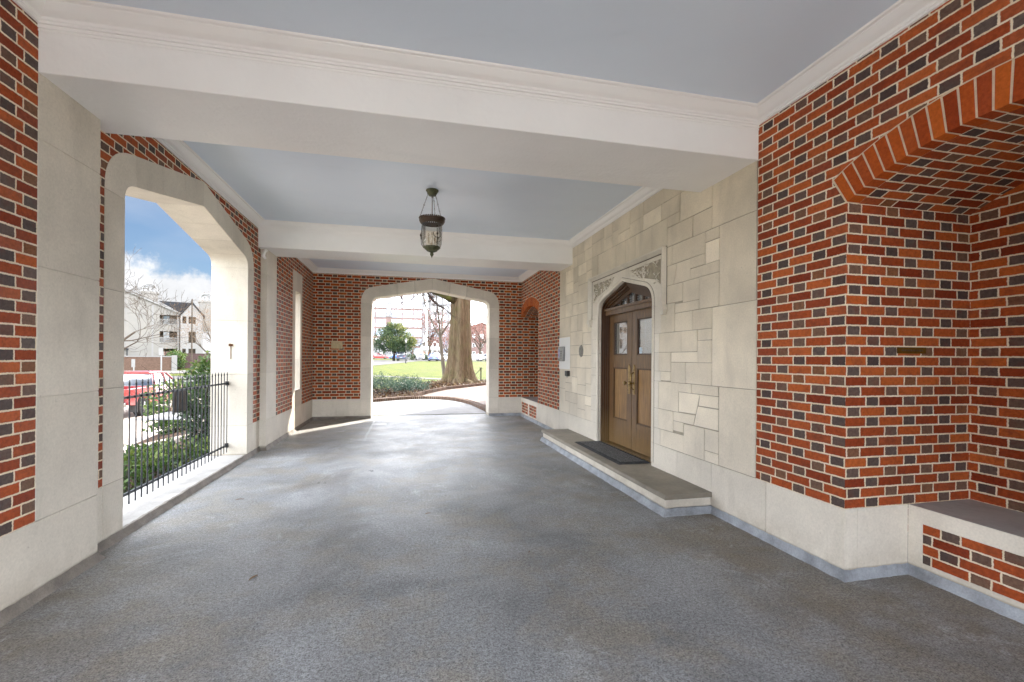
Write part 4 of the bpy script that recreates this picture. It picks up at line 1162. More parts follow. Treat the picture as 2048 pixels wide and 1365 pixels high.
for a, b in zip(E_, E_[1:]):
    a, b = Vector(a), Vector(b); n = int((b - a).length / .21)
    for k in range(n):
        c = a.lerp(b, (k + .5) / n); mb.tint = R.random(); z = gh(c.x, c.y)
        mb.cbox((0, 0, 0), ((b - a).length / n - .008, .1, .16), Matrix.Translation((c.x, c.y, z + .06)) @ Matrix.Rotation(atan2((b - a).y, (b - a).x), 4, 'Z'))
mb.build('edging_bricks', M['kerb'], ek)

# ---- foliage helpers
def leafmat(name, a, b, c=None, trans=.25, rough=.5):
    m, n = mat(name, rough=max(rough, .55)); n.b.inputs['Specular IOR Level'].default_value = .18
    t = n.attr('tint'); a, b, c = osc(a), osc(b), osc(c or b)
    col = n.ramp(t, [(0, a), (.6, b), (1, c)])
    n.l.new(col, n.b.inputs['Base Color'])
    tr = n.new('ShaderNodeBsdfTranslucent'); n.l.new(col, tr.inputs[0])
    mx = n.new('ShaderNodeMixShader'); mx.inputs[0].default_value = trans
    n.l.new(n.b.outputs[0], mx.inputs[1]); n.l.new(tr.outputs[0], mx.inputs[2]); n.l.new(mx.outputs[0], m.node_tree.nodes['Material Output'].inputs[0])
    return m
def bark(name, a, b, moss=0, sx=14):
    a, b = osc(a), osc(b)
    m, n = mat(name, rough=.9); p = n.vscale(n.obj(), (sx, sx, 1.6))
    f = n.noise(1.1, 8, p, .7, .8)
    c = n.ramp(f, [(.32, a), (.6, b), (.8, tuple(x * 1.2 for x in b))])
    if moss:
        z = n.sep(n.obj())[2]
        mo = n.math('MULTIPLY', n.mr(n.noise(2.2, 6), .5, .66), moss); c = n.mix(mo, c, (.06, .075, .015))
    n.l.new(c, n.b.inputs['Base Color']); n.l.new(n.bump(f, 1, .05), n.b.inputs['Normal'])
    return m
M['bark_big'] = bark('oak_bark', (.05, .034, .018), (.22, .155, .088), .2)
M['bark_moss'] = bark('mossy_bark', (.04, .034, .022), (.11, .10, .055), .9)
M['bark_dark'] = bark('dark_bark', (.02, .014, .012), (.06, .042, .035))
M['bark_pale'] = bark('pale_bark', (.10, .08, .06), (.24, .20, .16))
M['bark_tan'] = bark('tan_bark', (.06, .045, .034), (.15, .115, .085))
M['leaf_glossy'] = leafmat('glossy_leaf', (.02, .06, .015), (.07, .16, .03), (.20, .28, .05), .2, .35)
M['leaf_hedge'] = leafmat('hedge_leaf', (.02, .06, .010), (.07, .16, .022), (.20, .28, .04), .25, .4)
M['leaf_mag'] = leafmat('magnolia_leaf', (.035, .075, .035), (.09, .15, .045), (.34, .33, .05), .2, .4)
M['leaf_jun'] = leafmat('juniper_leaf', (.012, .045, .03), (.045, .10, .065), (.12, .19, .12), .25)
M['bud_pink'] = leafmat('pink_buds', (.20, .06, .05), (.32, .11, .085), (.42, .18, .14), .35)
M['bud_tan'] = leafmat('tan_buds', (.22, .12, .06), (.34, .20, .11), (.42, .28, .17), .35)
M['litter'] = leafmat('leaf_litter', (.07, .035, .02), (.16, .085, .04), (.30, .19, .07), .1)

def leafquad(mb, p, s, up=None, asp=.45):
    d = Vector((R.gauss(0, 1), R.gauss(0, 1), R.gauss(0, .7) + .2)).normalized()
    if up: d = (d + up).normalized()
    w = d.cross(Vector((R.gauss(0, 1), R.gauss(0, 1), R.gauss(0, 1)))).normalized() * s * asp
    mid = p + d * s * .55
    mb.mesh([p, mid + w, p + d * s * 1.1, mid - w], [(0, 1, 2, 3)])
def clumps(mb, c, rad, nc, per, cs, ls, tint=(0, 1), zlo=-1, asp=.45, light=Vector((.5, .6, .6))):
    """leaf clumps spread through an ellipsoid"""
    for _ in range(nc):
        while True:
            q = Vector((R.uniform(-1, 1), R.uniform(-1, 1), R.uniform(zlo, 1)))
            if .35 < q.length < 1: break
        if R.random() < .7: q = q.normalized() * R.uniform(.75, 1.05)
        cc = Vector((c[0] + q.x * rad[0], c[1] + q.y * rad[1], c[2] + q.z * rad[2])); b = R.uniform(.75, 1.25)
        base = tint[0] + (tint[1] - tint[0]) * max(0, min(1, .45 + .4 * q.normalized().dot(light) + R.gauss(0, .12)))
        for _ in range(per):
            o = Vector((R.gauss(0, 1), R.gauss(0, 1), R.gauss(0, .8))) * cs * .5 * b
            mb.tint = max(0, min(1, base + R.gauss(0, .12))); leafquad(mb, cc + o, ls * R.uniform(.7, 1.3), asp=asp)
def branch(mb, p, d, L, r, lvl, tips, spread=.55, up=.15, nseg=5, kids=3, minr=.006, sag=0, nside=None):
    pts = [p.copy()]; rr = [r]; q = p.copy(); dd = d.normalized(); jit = .16
    for k in range(nseg):
        dd = (dd + Vector((R.gauss(0, jit), R.gauss(0, jit), R.gauss(0, jit) + up * .25 - sag))).normalized()
        q = q + dd * L / nseg; pts.append(q.copy()); rr.append(max(minr * .6, r * (1 - .55 * (k + 1) / nseg)))
    mb.tube(pts, rr, nside or (7 if r > .08 else 5 if r > .03 else 3), cap=False)
    if lvl == 0: tips.append((q, dd)); return
    for k in range(kids):
        i = R.randint(max(1, nseg - 3), nseg) if k else nseg
        a = R.uniform(0, 2 * pi); o = dd.orthogonal().normalized(); o = Matrix.Rotation(a, 3, dd) @ o
        nd = (dd + o * R.uniform(spread * .6, spread * 1.3)).normalized()
        branch(mb, pts[i], nd, L * R.uniform(.55, .8), rr[i] * R.uniform(.55, .75), lvl - 1, tips, spread, up, nseg, kids, minr, sag)

def bare_tree(name, label, loc, h, r, m, lvl=4, kids=3, crown=None, group=None, spread=.6, buds=0, bsize=.1, lean=(0, 0), up=.2, cat='tree', trunk_f=.35, budmat=None):
    t = thing(name, label, cat, (loc[0], loc[1], gh(*loc) - .1), R.uniform(0, 6), group)
    mb = MB(); top = Vector((lean[0], lean[1], h * trunk_f))
    mb.tube([(0, 0, 0), Vector((0, 0, h * .04)), top * .5, top], [r * 1.7, r * 1.15, r, r * .85], 12, cap=False); mb.build('trunk', m, t, smooth=True)
    mb = MB(); tips = []
    for k in range(kids + 1):
        a = 2 * pi * k / (kids + 1) + R.uniform(-.4, .4)
        branch(mb, top * R.uniform(.8, 1), Vector((cos(a) * spread, sin(a) * spread, 1)), h * .30, r * .6, lvl, tips, spread, up, 4, kids, .012)
    cr = mb.build('crown', m, t, smooth=True)
    if buds:
        mb = MB()
        for q, d in tips:
            for _ in range(buds):
                mb.tint = R.random(); leafquad(mb, q + Vector((R.gauss(0, 1), R.gauss(0, 1), R.gauss(0, 1))) * h * .03, bsize * R.uniform(.5, 1.4))
        mb.build('buds', budmat or M['bud_pink'], cr)
    return t

# ---- the giant tree
R.seed(33)
gt = thing('giant_tree', 'giant tree with a broad fluted grey-brown trunk on the lawn', 'tree', (2.47, 22.3, .12))
mb = MB(); vs = []; fs = []; NT = 72; ZH = [0, .12, .3, .5, .8, 1.2, 1.8, 2.6, 3.6, 4.8, 6, 7.5, 9, 10.5]
ph = [R.uniform(0, 6) for _ in range(6)]
for i, z in enumerate(ZH):
    base = .50 - .016 * z + .36 * math.exp(-z / .42) + .08 * math.exp(-z / 1.6)
    for k in range(NT):
        a = 2 * pi * k / NT; fl_ = .10 + .14 * math.exp(-z / .8)
        f = 1 + fl_ * (sin(5 * a + ph[0] + z * .06) * .8 + .5 * sin(9 * a + ph[1] - z * .08) + .25 * sin(17 * a + ph[2] + z * .1))
        f += .012 * sin(41 * a + ph[3]) - .10 * math.exp(-((a - 4.25 + .02 * z) / .07) ** 2) - .07 * math.exp(-((a - 5.0) / .05) ** 2)
        vs.append(((base * f) * cos(a) + .015 * z, (base * f) * sin(a), z))
for i in range(len(ZH) - 1):
    for k in range(NT):
        k2 = (k + 1) % NT; fs.append((i * NT + k, i * NT + k2, (i + 1) * NT + k2, (i + 1) * NT + k))
mb.mesh(vs, fs); gtr = mb.build('trunk', M['bark_big'], gt, smooth=True)
mb = MB()
for k in range(7):   # surface roots
    a = [3.5, 4.3, 5.2, 5.9, .4, 1.6, 2.6][k]; L = R.uniform(.9, 1.6); p0 = Vector((cos(a) * .55, sin(a) * .55, .22)); p1 = Vector((cos(a + .1) * (.55 + L), sin(a + .1) * (.55 + L), -.10))
    mb.tube([p0, p0.lerp(p1, .35) + Vector((0, 0, .0)), p0.lerp(p1, .7) - Vector((0, 0, .02)), p1], [.17, .13, .08, .03], 8)
mb.build('root', M['bark_big'], gt, smooth=True)
mb = MB(); tips = []
lp = [Vector((-.25, -.15, 4.15)), Vector((-.9, -.35, 4.42)), Vector((-1.6, -.5, 4.62)), Vector((-2.3, -.7, 4.95)), Vector((-3.4, -1.0, 5.6)), Vector((-5, -1.4, 6.3))]
mb.tube(lp, [.24, .2, .18, .15, .12, .06], 10)
mb.build('limb', M['bark_moss'], gt, smooth=True)
mb = MB(); rs0 = R.getstate()
def hang(pts, rads, sub=7, seed=0):
    V = [Vector(p) for p in pts]; mb.tube(V, rads, 6, cap=False)
    for i in range(1, len(V)):
        for _ in range(sub // 2):
            p = V[i - 1].lerp(V[i], R.random()); d = Vector((R.choice([-1, -1, 1]) * R.uniform(.5, 1), R.uniform(-.4, .4), R.uniform(-.9, .5)))
            branch(mb, p, d, R.uniform(.35, .8), rads[i] * .45, 1, [], .5, 0, 4, 3, .004, .03)
hang([(-1.75, -.5, 4.7), (-1.55, -.6, 4.35), (-1.25, -.6, 3.95), (-1.0, -.6, 3.75), (-.85, -.6, 3.72), (-.55, -.65, 3.45), (-.35, -.65, 3.3)], [.08, .065, .055, .05, .04, .025, .012])
hang([(-2.9, -.9, 5.2), (-2.75, -.9, 4.7), (-2.85, -.9, 4.3), (-2.7, -.9, 3.95), (-2.85, -.9, 3.6)], [.06, .05, .04, .035, .012], 10)
hang([(-2.2, -.7, 4.9), (-2.0, -.8, 4.3), (-2.4, -.8, 3.9), (-3.0, -.8, 3.8)], [.035, .03, .02, .008], 8)
hang([(-3.6, -1.0, 5.7), (-3.7, -1.1, 4.9), (-3.6, -1.1, 4.3)], [.05, .03, .01], 9)
mb.build('hanging_branch', M['bark_dark'], gt, smooth=True)
mb = MB(); tips = []
for k in range(6):
    a = k * 1.05 + .3
    branch(mb, Vector((0, 0, 7.5 + k * .45)), Vector((cos(a), sin(a), .8)), 5.5, .26, 3, tips, .6, .2, 5, 3, .015)
mb.build('crown', M['bark_dark'], gt, smooth=True)

bare_tree('slender_tree', 'slender pale-barked bare tree just left of the giant trunk', (2.0, 25.2), 9, .10, M['bark_pale'], 3, 3, spread=.5, buds=8, bsize=.09, lean=(-.25, .1), trunk_f=.30)

# juniper shrub in the bed
R.seed(3)
js = thing('juniper_bush', 'low blue-green feathery juniper in the mulch bed', 'bush', (-.9, 18.0, .08))
mb = MB()
for i in range(170):
    x, y = R.uniform(-2.2, 1.55), R.uniform(-1.2, 1.9)
    if (x / 2.3) ** 2 + ((y - .35) / 1.7) ** 2 > 1: continue
    hh = .42 * (1 - (x / 2.6) ** 2) + R.uniform(-.08, .12); b = Vector((x, y, hh * .4))
    d = Vector((R.gauss(0, .6) + x * .2, R.gauss(0, .6), 1)).normalized()
    for _ in range(60):
        f = R.random(); mb.tint = max(0, min(1, .25 + .55 * f + R.gauss(0, .15)))
        leafquad(mb, b + d * f * hh * 1.1 + Vector((R.gauss(0, .09), R.gauss(0, .09), R.gauss(0, .05))), .075, up=d * .8, asp=.16)
mb.build('foliage', M['leaf_jun'], js)
mb = MB()
for i in range(14): branch(mb, Vector((R.uniform(-1.4, 1), R.uniform(-.6, 1), 0)), Vector((R.gauss(0, .8), R.gauss(0, .8), .7)), .5, .016, 1, [], .6, 0, 4, 3, .004)
mb.build('stem', M['bark_dark'], js)
mb = MB()   # leaf litter
for i in range(9000):
    x, y = R.uniform(-3.2, 5.5), R.uniform(14.6, 24.2)
    if R.random() < .4: x, y = R.gauss(2.6, 1.6), R.gauss(21.2, .9)
    ok = False
    # inside bed polygon
    c = False; n = len(bedp)
    for k in range(n):
        (x1, y1_), (x2, y2_) = bedp[k], bedp[k - 1]
        if (y1_ > y) != (y2_ > y) and x < (x2 - x1) * (y - y1_) / (y2_ - y1_) + x1: c = not c
    if not c: continue
    mb.tint = R.random(); leafquad(mb, Vector((x, y, gh(x, y) + .045 + R.uniform(0, .03))), R.uniform(.05, .11))
lo = mb.build('leaf_litter', M['litter']); tag(lo, 'brown and yellow fallen leaves over the mulch bed', 'leaf litter', kind='stuff')
# stake
sk = thing('tree_stake', 'thin dark metal stake with a slanting guy beside the giant trunk', 'stake', (3.53, 22.2, gh(3.53, 22.2)))
mb = MB(); mb.box(-.03, .03, -.012, .012, -.1, .78); mb.box(-.07, .07, -.012, .012, .74, .79); mb.build('post', M['iron_dark'], sk)
mb = MB(); mb.tube([(-.02, 0, .72), (-.32, 0, .40), (-.62, .05, .05)], .016, 5); mb.build('guy_strap', M['iron_dark'], sk)

# ---- street lamps
def lamp(loc, h, label, s=1, group='black street lamps', post=None):
    t = thing('street_lamp', label, 'street lamp', (loc[0], loc[1], gh(*loc)), 0, group)
    mb = MB(); mb.lathe([(.14, 0), (.14, .1), (.1, .16), (.08, .5), (.055, .56), (.045, h - .75), (.07, h - .7), (.05, h - .66)], n=12); mb.build('post', post or M['black'], t, smooth='auto')
    mb = MB(); mb.lathe([(.10, h - .66), (.18, h - .25), (.18, h - .23)], n=8); mb.build('lamp_glass', lampm, t)
    mb = MB(); mb.lathe([(.21, h - .23), (.16, h - .14), (.06, h - .05), (.02, h - .02), (.015, h + .08), (0, h + .1)], n=8); mb.build('lamp_cap', M['black'] if post is None else post, t)
    return t
lampm = vary('lamp_frosted', (.78, .76, .70), .3, 8, .05)
lamp((-.2, 71), 3.8, 'black street lamp with white globe in front of the evergreen tree')
lamp((2.75, 110), 4.2, 'distant street lamp behind the silver car')
lamp((-7.6, 28.1), 3.2, 'black lantern-topped street lamp seen only as a reflection in the door glass')

# ---- far cars
def paint(name, col, metal=.3):
    m, n = mat(name, col, .28, metal); n.b.inputs['Coat Weight'].default_value = .8; n.b.inputs['Coat Roughness'].default_value = .06
    f = n.mr(n.noise(3, 4, n.obj()), .3, .7, .9, 1.05); n.l.new(n.mix(1, col, n.comb(f, f, f), 'MULTIPLY'), n.b.inputs['Base Color']); return m
M['carglass'] = mirrorish('car_glass', (.03, .035, .04)); M['tyre'] = vary('tyre', (.02, .02, .02), .85, 20, .3); M['rim'] = vary('rim', (.50, .50, .50), .35, 20, .1, 0, 60, .7)
M['chrome'] = vary('chrome', (.65, .65, .65), .18, 10, .05, 0, 60, 1); M['red_light'] = vary('tail_lens', (.45, .02, .015), .2, 10, .2); M['clear_light'] = vary('head_lens', (.75, .76, .78), .15, 10, .1); M['plate'] = vary('licence_plate', (.75, .75, .72), .5, 30, .1)
def loft(mb, secs):
    """secs: list of (x, [(y,z)...]) closed rings"""
    k = len(secs[0][1]); vs = [(x, y, z) for x, ring in secs for y, z in ring]
    fs = [(i * k + j, (i + 1) * k + j, (i + 1) * k + (j + 1) % k, i * k + (j + 1) % k) for i in range(len(secs) - 1) for j in range(k)]
    fs += [tuple(range(k)), tuple((len(secs) - 1) * k + j for j in range(k - 1, -1, -1))]
    mb.mesh(vs, fs)
def bodyring(w, z0, z1, t=.92):
    return [(-w * .94, z0), (-w, z0 + .12), (-w * 1.0, (z0 + z1) / 2 + .05), (-w * t, z1 - .03), (-w * t * .9, z1), (w * t * .9, z1), (w * t, z1 - .03), (w, (z0 + z1) / 2 + .05), (w, z0 + .12), (w * .94, z0)]
def cabring(w0, w1, z0, z1):
    return [(-w0, z0), (-w1 - .02, z1 - .06), (-w1 + .08, z1), (w1 - .08, z1), (w1 + .02, z1 - .06), (w0, z0)]
def wheel(t, x, y, r, w=.22, rim=True):
    s = 1 if y > 0 else -1
    o = thing('wheel_hub', None, None); bpy.data.objects.remove(o)
    mb = MB(); mb.lathe([(r * .6, -w / 2), (r * .93, -w / 2), (r, -w / 2 + .03), (r, w / 2 - .03), (r * .93, w / 2), (r * .6, w / 2), (r * .58, 0), (r * .6, -w / 2)], (x, y - s * w * .45, r), 24, 'Y')
    wo = mb.build('wheel', M['tyre'], t, smooth='auto')
    mb = MB(); yy = y - s * w * .45 + s * w * .32
    mb.lathe([(0, 0), (r * .6, .001)], (x, yy, r), 24, 'Y')
    for k in range(5):
        a = 2 * pi * k / 5; mb.tube([(x, yy + s * .03, r), (x + r * .55 * cos(a), yy + s * .02, r + r * .55 * sin(a))], [.05, .035], 5)
    mb.lathe([(r * .56, -.02), (r * .62, .0), (r * .62, .02), (r * .56, .02), (r * .56, -.02)], (x, yy + s * .015, r), 24, 'Y')
    mb.build('rim', M['rim'], wo, smooth='auto')
def car(label, loc, rz, col, kind='sedan', group='cars parked along the far street'):
    t = thing('parked_car', label, 'car', (loc[0], loc[1], gh(*loc) + .05), rz, group)
    H_ = {'sedan': (.95, 1.45), 'suv': (1.08, 1.75), 'hatch': (1.0, 1.55)}[kind]; zb, zt_ = H_; L = 4.6; w = .92
    mb = MB(); loft(mb, [(-L / 2, bodyring(w * .86, .35, zb - .12)), (-L / 2 + .15, bodyring(w * .96, .25, zb - .02)), (-1.2, bodyring(w, .22, zb)), (.9, bodyring(w, .22, zb)), (1.3, bodyring(w * .99, .22, zb - .06)), (L / 2 - .35, bodyring(w * .94, .24, zb - .22)), (L / 2, bodyring(w * .8, .34, zb - .34))])
    pm = paint('paint_%s' % label.split()[0], col); b = mb.build('body', pm, t, smooth='auto')
    rear = {'sedan': -1.75, 'suv': -2.2, 'hatch': -2.1}[kind]; rr = {'sedan': -1.05, 'suv': -2.0, 'hatch': -1.6}[kind]
    mb = MB(); loft(mb, [(rear, cabring(w * .84, w * .8, zb - .02, zb + .02)), (rr, cabring(w * .87, w * .68, zb - .02, zt_ - .04)), (.1, cabring(w * .88, w * .69, zb - .02, zt_ - .02)), (1.15, cabring(w * .86, w * .82, zb - .08, zb - .04))])
    mb.build('window', M['carglass'], t, smooth='auto')
    mb = MB(); loft(mb, [(rr + .02, cabring(w * .70, w * .69, zt_ - .09, zt_ - .01)), (-.4, cabring(w * .71, w * .69, zt_ - .09, zt_ + .01)), (.2, cabring(w * .70, w * .68, zt_ - .09, zt_ - .01))])
    for s in (-1, 1):
        for x0, z0_, x1, z1_ in ((rear + .05, zb, rr + .05, zt_ - .05), (1.12, zb - .05, .18, zt_ - .04), (-.25, zb, -.2, zt_ - .04)):
            mb.tube([(x0, s * w * .845, z0_), (x1, s * w * .70, z1_)], .035, 5)
    mb.build('roof', pm, t, smooth='auto')
    for x in (-1.38, 1.38):
        for s in (-1, 1): wheel(t, x, s * w, .33)
    for s in (-1, 1):
        mb = MB(); mb.cbox((L / 2 - .10, s * w * .62, zb - .42), (.14, .34, .14)); mb.build('headlight', M['clear_light'], t)
        mb = MB(); mb.cbox((-L / 2 + .05, s * w * .68, zb - .22), (.12, .30, .16)); mb.build('taillight', M['red_light'], t)
        mb = MB(); mb.cbox((.72, s * (w + .06), zb + .03), (.12, .16, .11)); mb.build('mirror', pm, t)
    mb = MB(); mb.cbox((-L / 2 + .01, 0, .62), (.03, .5, .14)); mb.build('licence_plate', M['plate'], t)
    mb = MB(); mb.cbox((L / 2 - .04, 0, .55), (.10, 1.0, .18)); mb.build('grille', M['black'], t); mb = MB(); mb.cbox((L / 2 - .06, 0, .32), (.14, 1.3, .12)); mb.build('bumper', M['black'], t); mb = MB(); mb.cbox((-L / 2 + .03, 0, .36), (.12, 1.5, .16)); mb.build('bumper', M['black'], t)
    return t
R.seed(9)
car('dark navy sport wagon seen from behind beside the lamp post', (-1.0, 96), radians(85), (.03, .045, .10), 'suv')
car('silver car facing the porch on the street', (2.8, 104), radians(-88), (.45, .47, .50), 'suv')
car('bright blue small car parked facing away at the kerb', (5.1, 93.5), radians(92), (.03, .10, .40), 'sedan')
car('pale grey van-like car directly behind the blue one', (5.9, 103), radians(90), (.55, .57, .60), 'suv')
car('white car mostly hidden by the giant trunk', (8.4, 97.5), radians(20), (.75, .75, .75), 'hatch')
car('white sedan parked just right of the giant trunk', (13.6, 96), radians(150), (.78, .78, .78), 'sedan')
car('white hatchback parked right beside the white sedan', (16.9, 97.5), radians(100), (.70, .71, .73), 'hatch')
car('red car parked under the evergreen tree at left', (-6.8, 119), radians(5), (.50, .03, .03), 'sedan')
car('mid blue car parked right of the evergreen trunk', (-2.4, 119), radians(170), (.06, .14, .42), 'hatch')

# ---- magnolia and background trees
R.seed(17)
mg = thing('evergreen_tree', 'rounded dark green magnolia tree with yellow-lit crown', 'tree', (-2.6, 95, gh(-2.6, 95)))
mb = MB(); mb.tube([(0, 0, -.1), (0, 0, .8), (.1, 0, 2.0), (0, 0, 4)], [.32, .24, .2, .12], 10); 
for k in range(10):
    a = k * .63; mb.tube([(0, 0, 1.4 + .2 * k), (1.6 * cos(a), 1.6 * sin(a), 2.4 + .25 * k), (2.6 * cos(a), 2.6 * sin(a), 3.0 + .3 * k)], [.1, .06, .02], 5)
mb.build('trunk', M['bark_dark'], mg, smooth=True)
mb = MB()
for c, r_ in (((0, 0, 4.4), (3.5, 3.5, 2.9)), ((-1.3, 0, 3.2), (2.6, 2.6, 1.9)), ((1.4, 0, 3.4), (2.7, 2.6, 1.8)), ((.2, 0, 6.2), (2.0, 2, 1.3)), ((2.9, 0, 3.9), (1.2, 1.2, .8))):
    clumps(mb, c, r_, 120, 26, .55, .24, (0, 1), -.8, .4, Vector((.75, .2, .85)))
mb.build('crown', M['leaf_mag'], mg)
def far_tree(loc, h, w, label, m, budm, n=1, trunkh=.28, bs=1, grp='bare budding trees beyond the street'):
    t = thing('budding_tree', label, 'tree', (loc[0], loc[1], gh(*loc) - .1), R.uniform(0, 6), grp)
    mb = MB(); mb.tube([(0, 0, 0), (.1, 0, h * trunkh)], [h * .022, h * .016], 8, cap=False); mb.build('trunk', m, t, smooth=True)
    mb = MB(); tips = []
    for k in range(6):
        a = k * 1.05; branch(mb, Vector((.1, 0, h * trunkh * R.uniform(.6, 1))), Vector((cos(a) * w / h * 1.1, sin(a) * w / h * 1.1, .8)), h * .26, h * .012, 3, tips, .6, .2, 4, 3, .012)
    cr = mb.build('crown', m, t)
    mb = MB()
    for q, d in tips:
        for _ in range(13 * n):
            mb.tint = R.random(); leafquad(mb, q + Vector((R.gauss(0, 1), R.gauss(0, 1), R.gauss(0, 1))) * h * .06, h * .017 * bs * R.uniform(.6, 1.4))
    mb.build('buds', budm, cr); return t
for loc, h, w, lab, bm in (
    ((-11, 128), 9, 6, 'tan budding tree left of the red car under the evergreen', M['bud_tan']),
    ((1.2, 124), 8, 7, 'low tan budding tree right of the evergreen tree', M['bud_tan']),
    ((6.6, 138), 17, 6, 'tall reddish budding tree before the glass tower corner', M['bud_pink']),
    ((9.8, 118), 9, 8, 'wide pink budding tree left of the giant trunk', M['bud_pink']),
    ((12.5, 130), 12, 7, 'pink budding tree partly behind the giant trunk', M['bud_pink']),
    ((18.5, 118), 14, 9, 'large pink budding tree right of the giant trunk', M['bud_pink']),
    ((24, 125), 15, 9, 'pink budding tree in front of the brick building, farthest right', M['bud_pink']),
    ((-22, 120), 11, 8, 'tan budding tree left of the car park', M['bud_tan'])):
    far_tree(loc, h, w, lab, M['bark_tan'], bm)
def shrub(name, label, loc, rad, m, nc, per, cs, ls, tint=(0, 1), asp=.45, group=None, stems=10, dz=0):
    t = thing(name, label, 'bush', (loc[0], loc[1], gh(*loc) + dz), 0, group)
    mb = MB(); clumps(mb, (0, 0, rad[2] * .55), (rad[0], rad[1], rad[2] * .6), nc, per, cs, ls, tint, -.8, asp); mb.build('foliage', m, t)
    mb = MB()
    for _ in range(stems): branch(mb, Vector((R.uniform(-.5, .5) * rad[0], R.uniform(-.5, .5) * rad[1], -.05)), Vector((R.gauss(0, .4), R.gauss(0, .4), 1)), rad[2] * .8, .012 + rad[2] * .006, 1, [], .5, .1, 4, 3, .004)
    mb.build('stem', M['bark_dark'], t); return t
for x, y, r_, lab in ((1.0, 106, 1.1, 'dark clipped bush between the navy car and silver car'), (4.2, 108, .8, 'small round bush between silver car and pale car'), (9.0, 108, 1.0, 'dark bush right of the pale car'), (11, 106, .8, 'dark bush left of the giant trunk edge')):
    shrub('clipped_bush', lab, (x, y), (r_, r_, r_ * 1.2), M['leaf_mag'], 40, 14, .4, .2, (0, .6), group='clipped bushes by the far street')

# ---- far buildings
M['tower_wall'] = vary('tower_brick', (.42, .27, .25), .8, .3, .1); M['tower_white'] = vary('tower_panel', (.50, .50, .53), .6, .3, .06)
M['tower_glass'] = mirrorish('tower_glass', (.20, .28, .40)); M['siding'] = None
tw_ = thing('glass_tower', 'tall office tower of blue glass with red brick bands', 'building', (-4, 220, gh(-4, 220)))
mb = MB(); mb.box(-16, 12, .6, 25, -2, 72); mb.build('wall', M['tower_wall'], tw_)
mb = MB(); mb.box(-5.6, -3.4, .1, 1.5, 19, 72.6); mb.box(11, 12.5, .1, 1.5, -2, 72.6); mb.build('pier', M['tower_white'], tw_)
for r_ in range(16):
    z = 1 + r_ * 4.4
    if z > 66: break
    for c0, c1_ in ((-15.4, -10.8), (-10.2, -5.8), (-3.2, 1.2), (1.9, 6.3), (6.9, 10.7)):
        tall = z > 19.5
        mb = MB(); mb.box(c0, c1_, .3 if tall else .45, .62, z + .1, z + (4.25 if tall else 3.5)); w_ = mb.build('window', M['tower_glass'], tw_)
        mb = MB(); mb.box((c0 + c1_) / 2 - .08, (c0 + c1_) / 2 + .08, .2, .35, z + .1, z + (4.25 if tall else 3.5)); mb.box(c0, c1_, .2, .35, z + 1.9, z + 2.05); mb.build('mullion', M['tower_white'], w_)
tb = thing('white_tower', 'pale plain high-rise right of the glass tower', 'building', (17, 240, gh(17, 240)))
mb = MB(); mb.box(-6, 14, 0, 20, -2, 60); mb.build('wall', M['tower_white'], tb)
for r_ in range(13):
    for c in range(6):
        mb = MB(); mb.box(-5 + c * 3.1, -3 + c * 3.1, -.06, .1, 2 + r_ * 4.4, 4.4 + r_ * 4.4); mb.build('window', M['tower_glass'], tb)
def house(name, label, loc, w, d, h, roofh, wallm, roofm, rz=0, cat='house', cols=4, floors=2, porch=False):
    t = thing(name, label, cat, (loc[0], loc[1], gh(*loc)), rz)
    mb = MB(); mb.box(-w / 2, w / 2, 0, d, -1, h); mb.prism([(-w / 2, h), (w / 2, h), (0, h + roofh * .96)], .1, d - .1, lambda a, b, q: (a, q, b)); mb.build('wall', wallm, t)
    mb = MB()
    for s in (-1, 1): mb.prism([(s * (w / 2 + .4), h - .25), (s * (w / 2 + .4), h - .05), (0, h + roofh + .15), (0, h + roofh - .05)], -.4, d + .4, lambda a, b, q: (a, q, b))
    mb.build('roof', roofm, t)
    for f in range(floors):
        for c in range(cols):
            x = -w / 2 + w * (c + .5) / cols; z = .9 + f * 2.9
            mb = MB(); mb.box(x - .55, x + .55, -.05, .05, z, z + 1.5); wf = mb.build('window', M['white_plate'], t)
            mb = MB(); mb.box(x - .45, x + .45, -.07, -.04, z + .1, z + 1.4); mb.build('pane', M['carglass'], wf)
    if porch:
        mb = MB(); mb.box(-w / 2, w / 2, -2, 0, 2.8, 3.1)
        for c in range(5): x = -w / 2 + .2 + (w - .4) * c / 4; mb.tube([(x, -1.8, -.5), (x, -1.8, 2.8)], .12, 8)
        mb.build('porch', M['white_plate'], t)
    return t
M['roof_dark'] = vary('roof_shingle', (.04, .045, .055), .85, 4, .3); M['roof_grey'] = vary('roof_grey', (.24, .22, .20), .85, 4, .3)
house('porch_house', 'white house with a columned porch at the end of the street', (7.9, 152), 7, 9, 4.5, 2.2, M['white_plate'], M['roof_dark'], porch=True, cols=4)
house('brick_house', 'brick building behind the pink trees at right', (24, 150), 18, 10, 9, 3, M['tower_wall'], M['roof_dark'], cols=7, floors=3)
house('low_building', 'low grey building behind the red and blue cars', (-12, 135), 26, 10, 4.2, 1.5, M['tower_white'], M['roof_dark'], cols=8, floors=1)

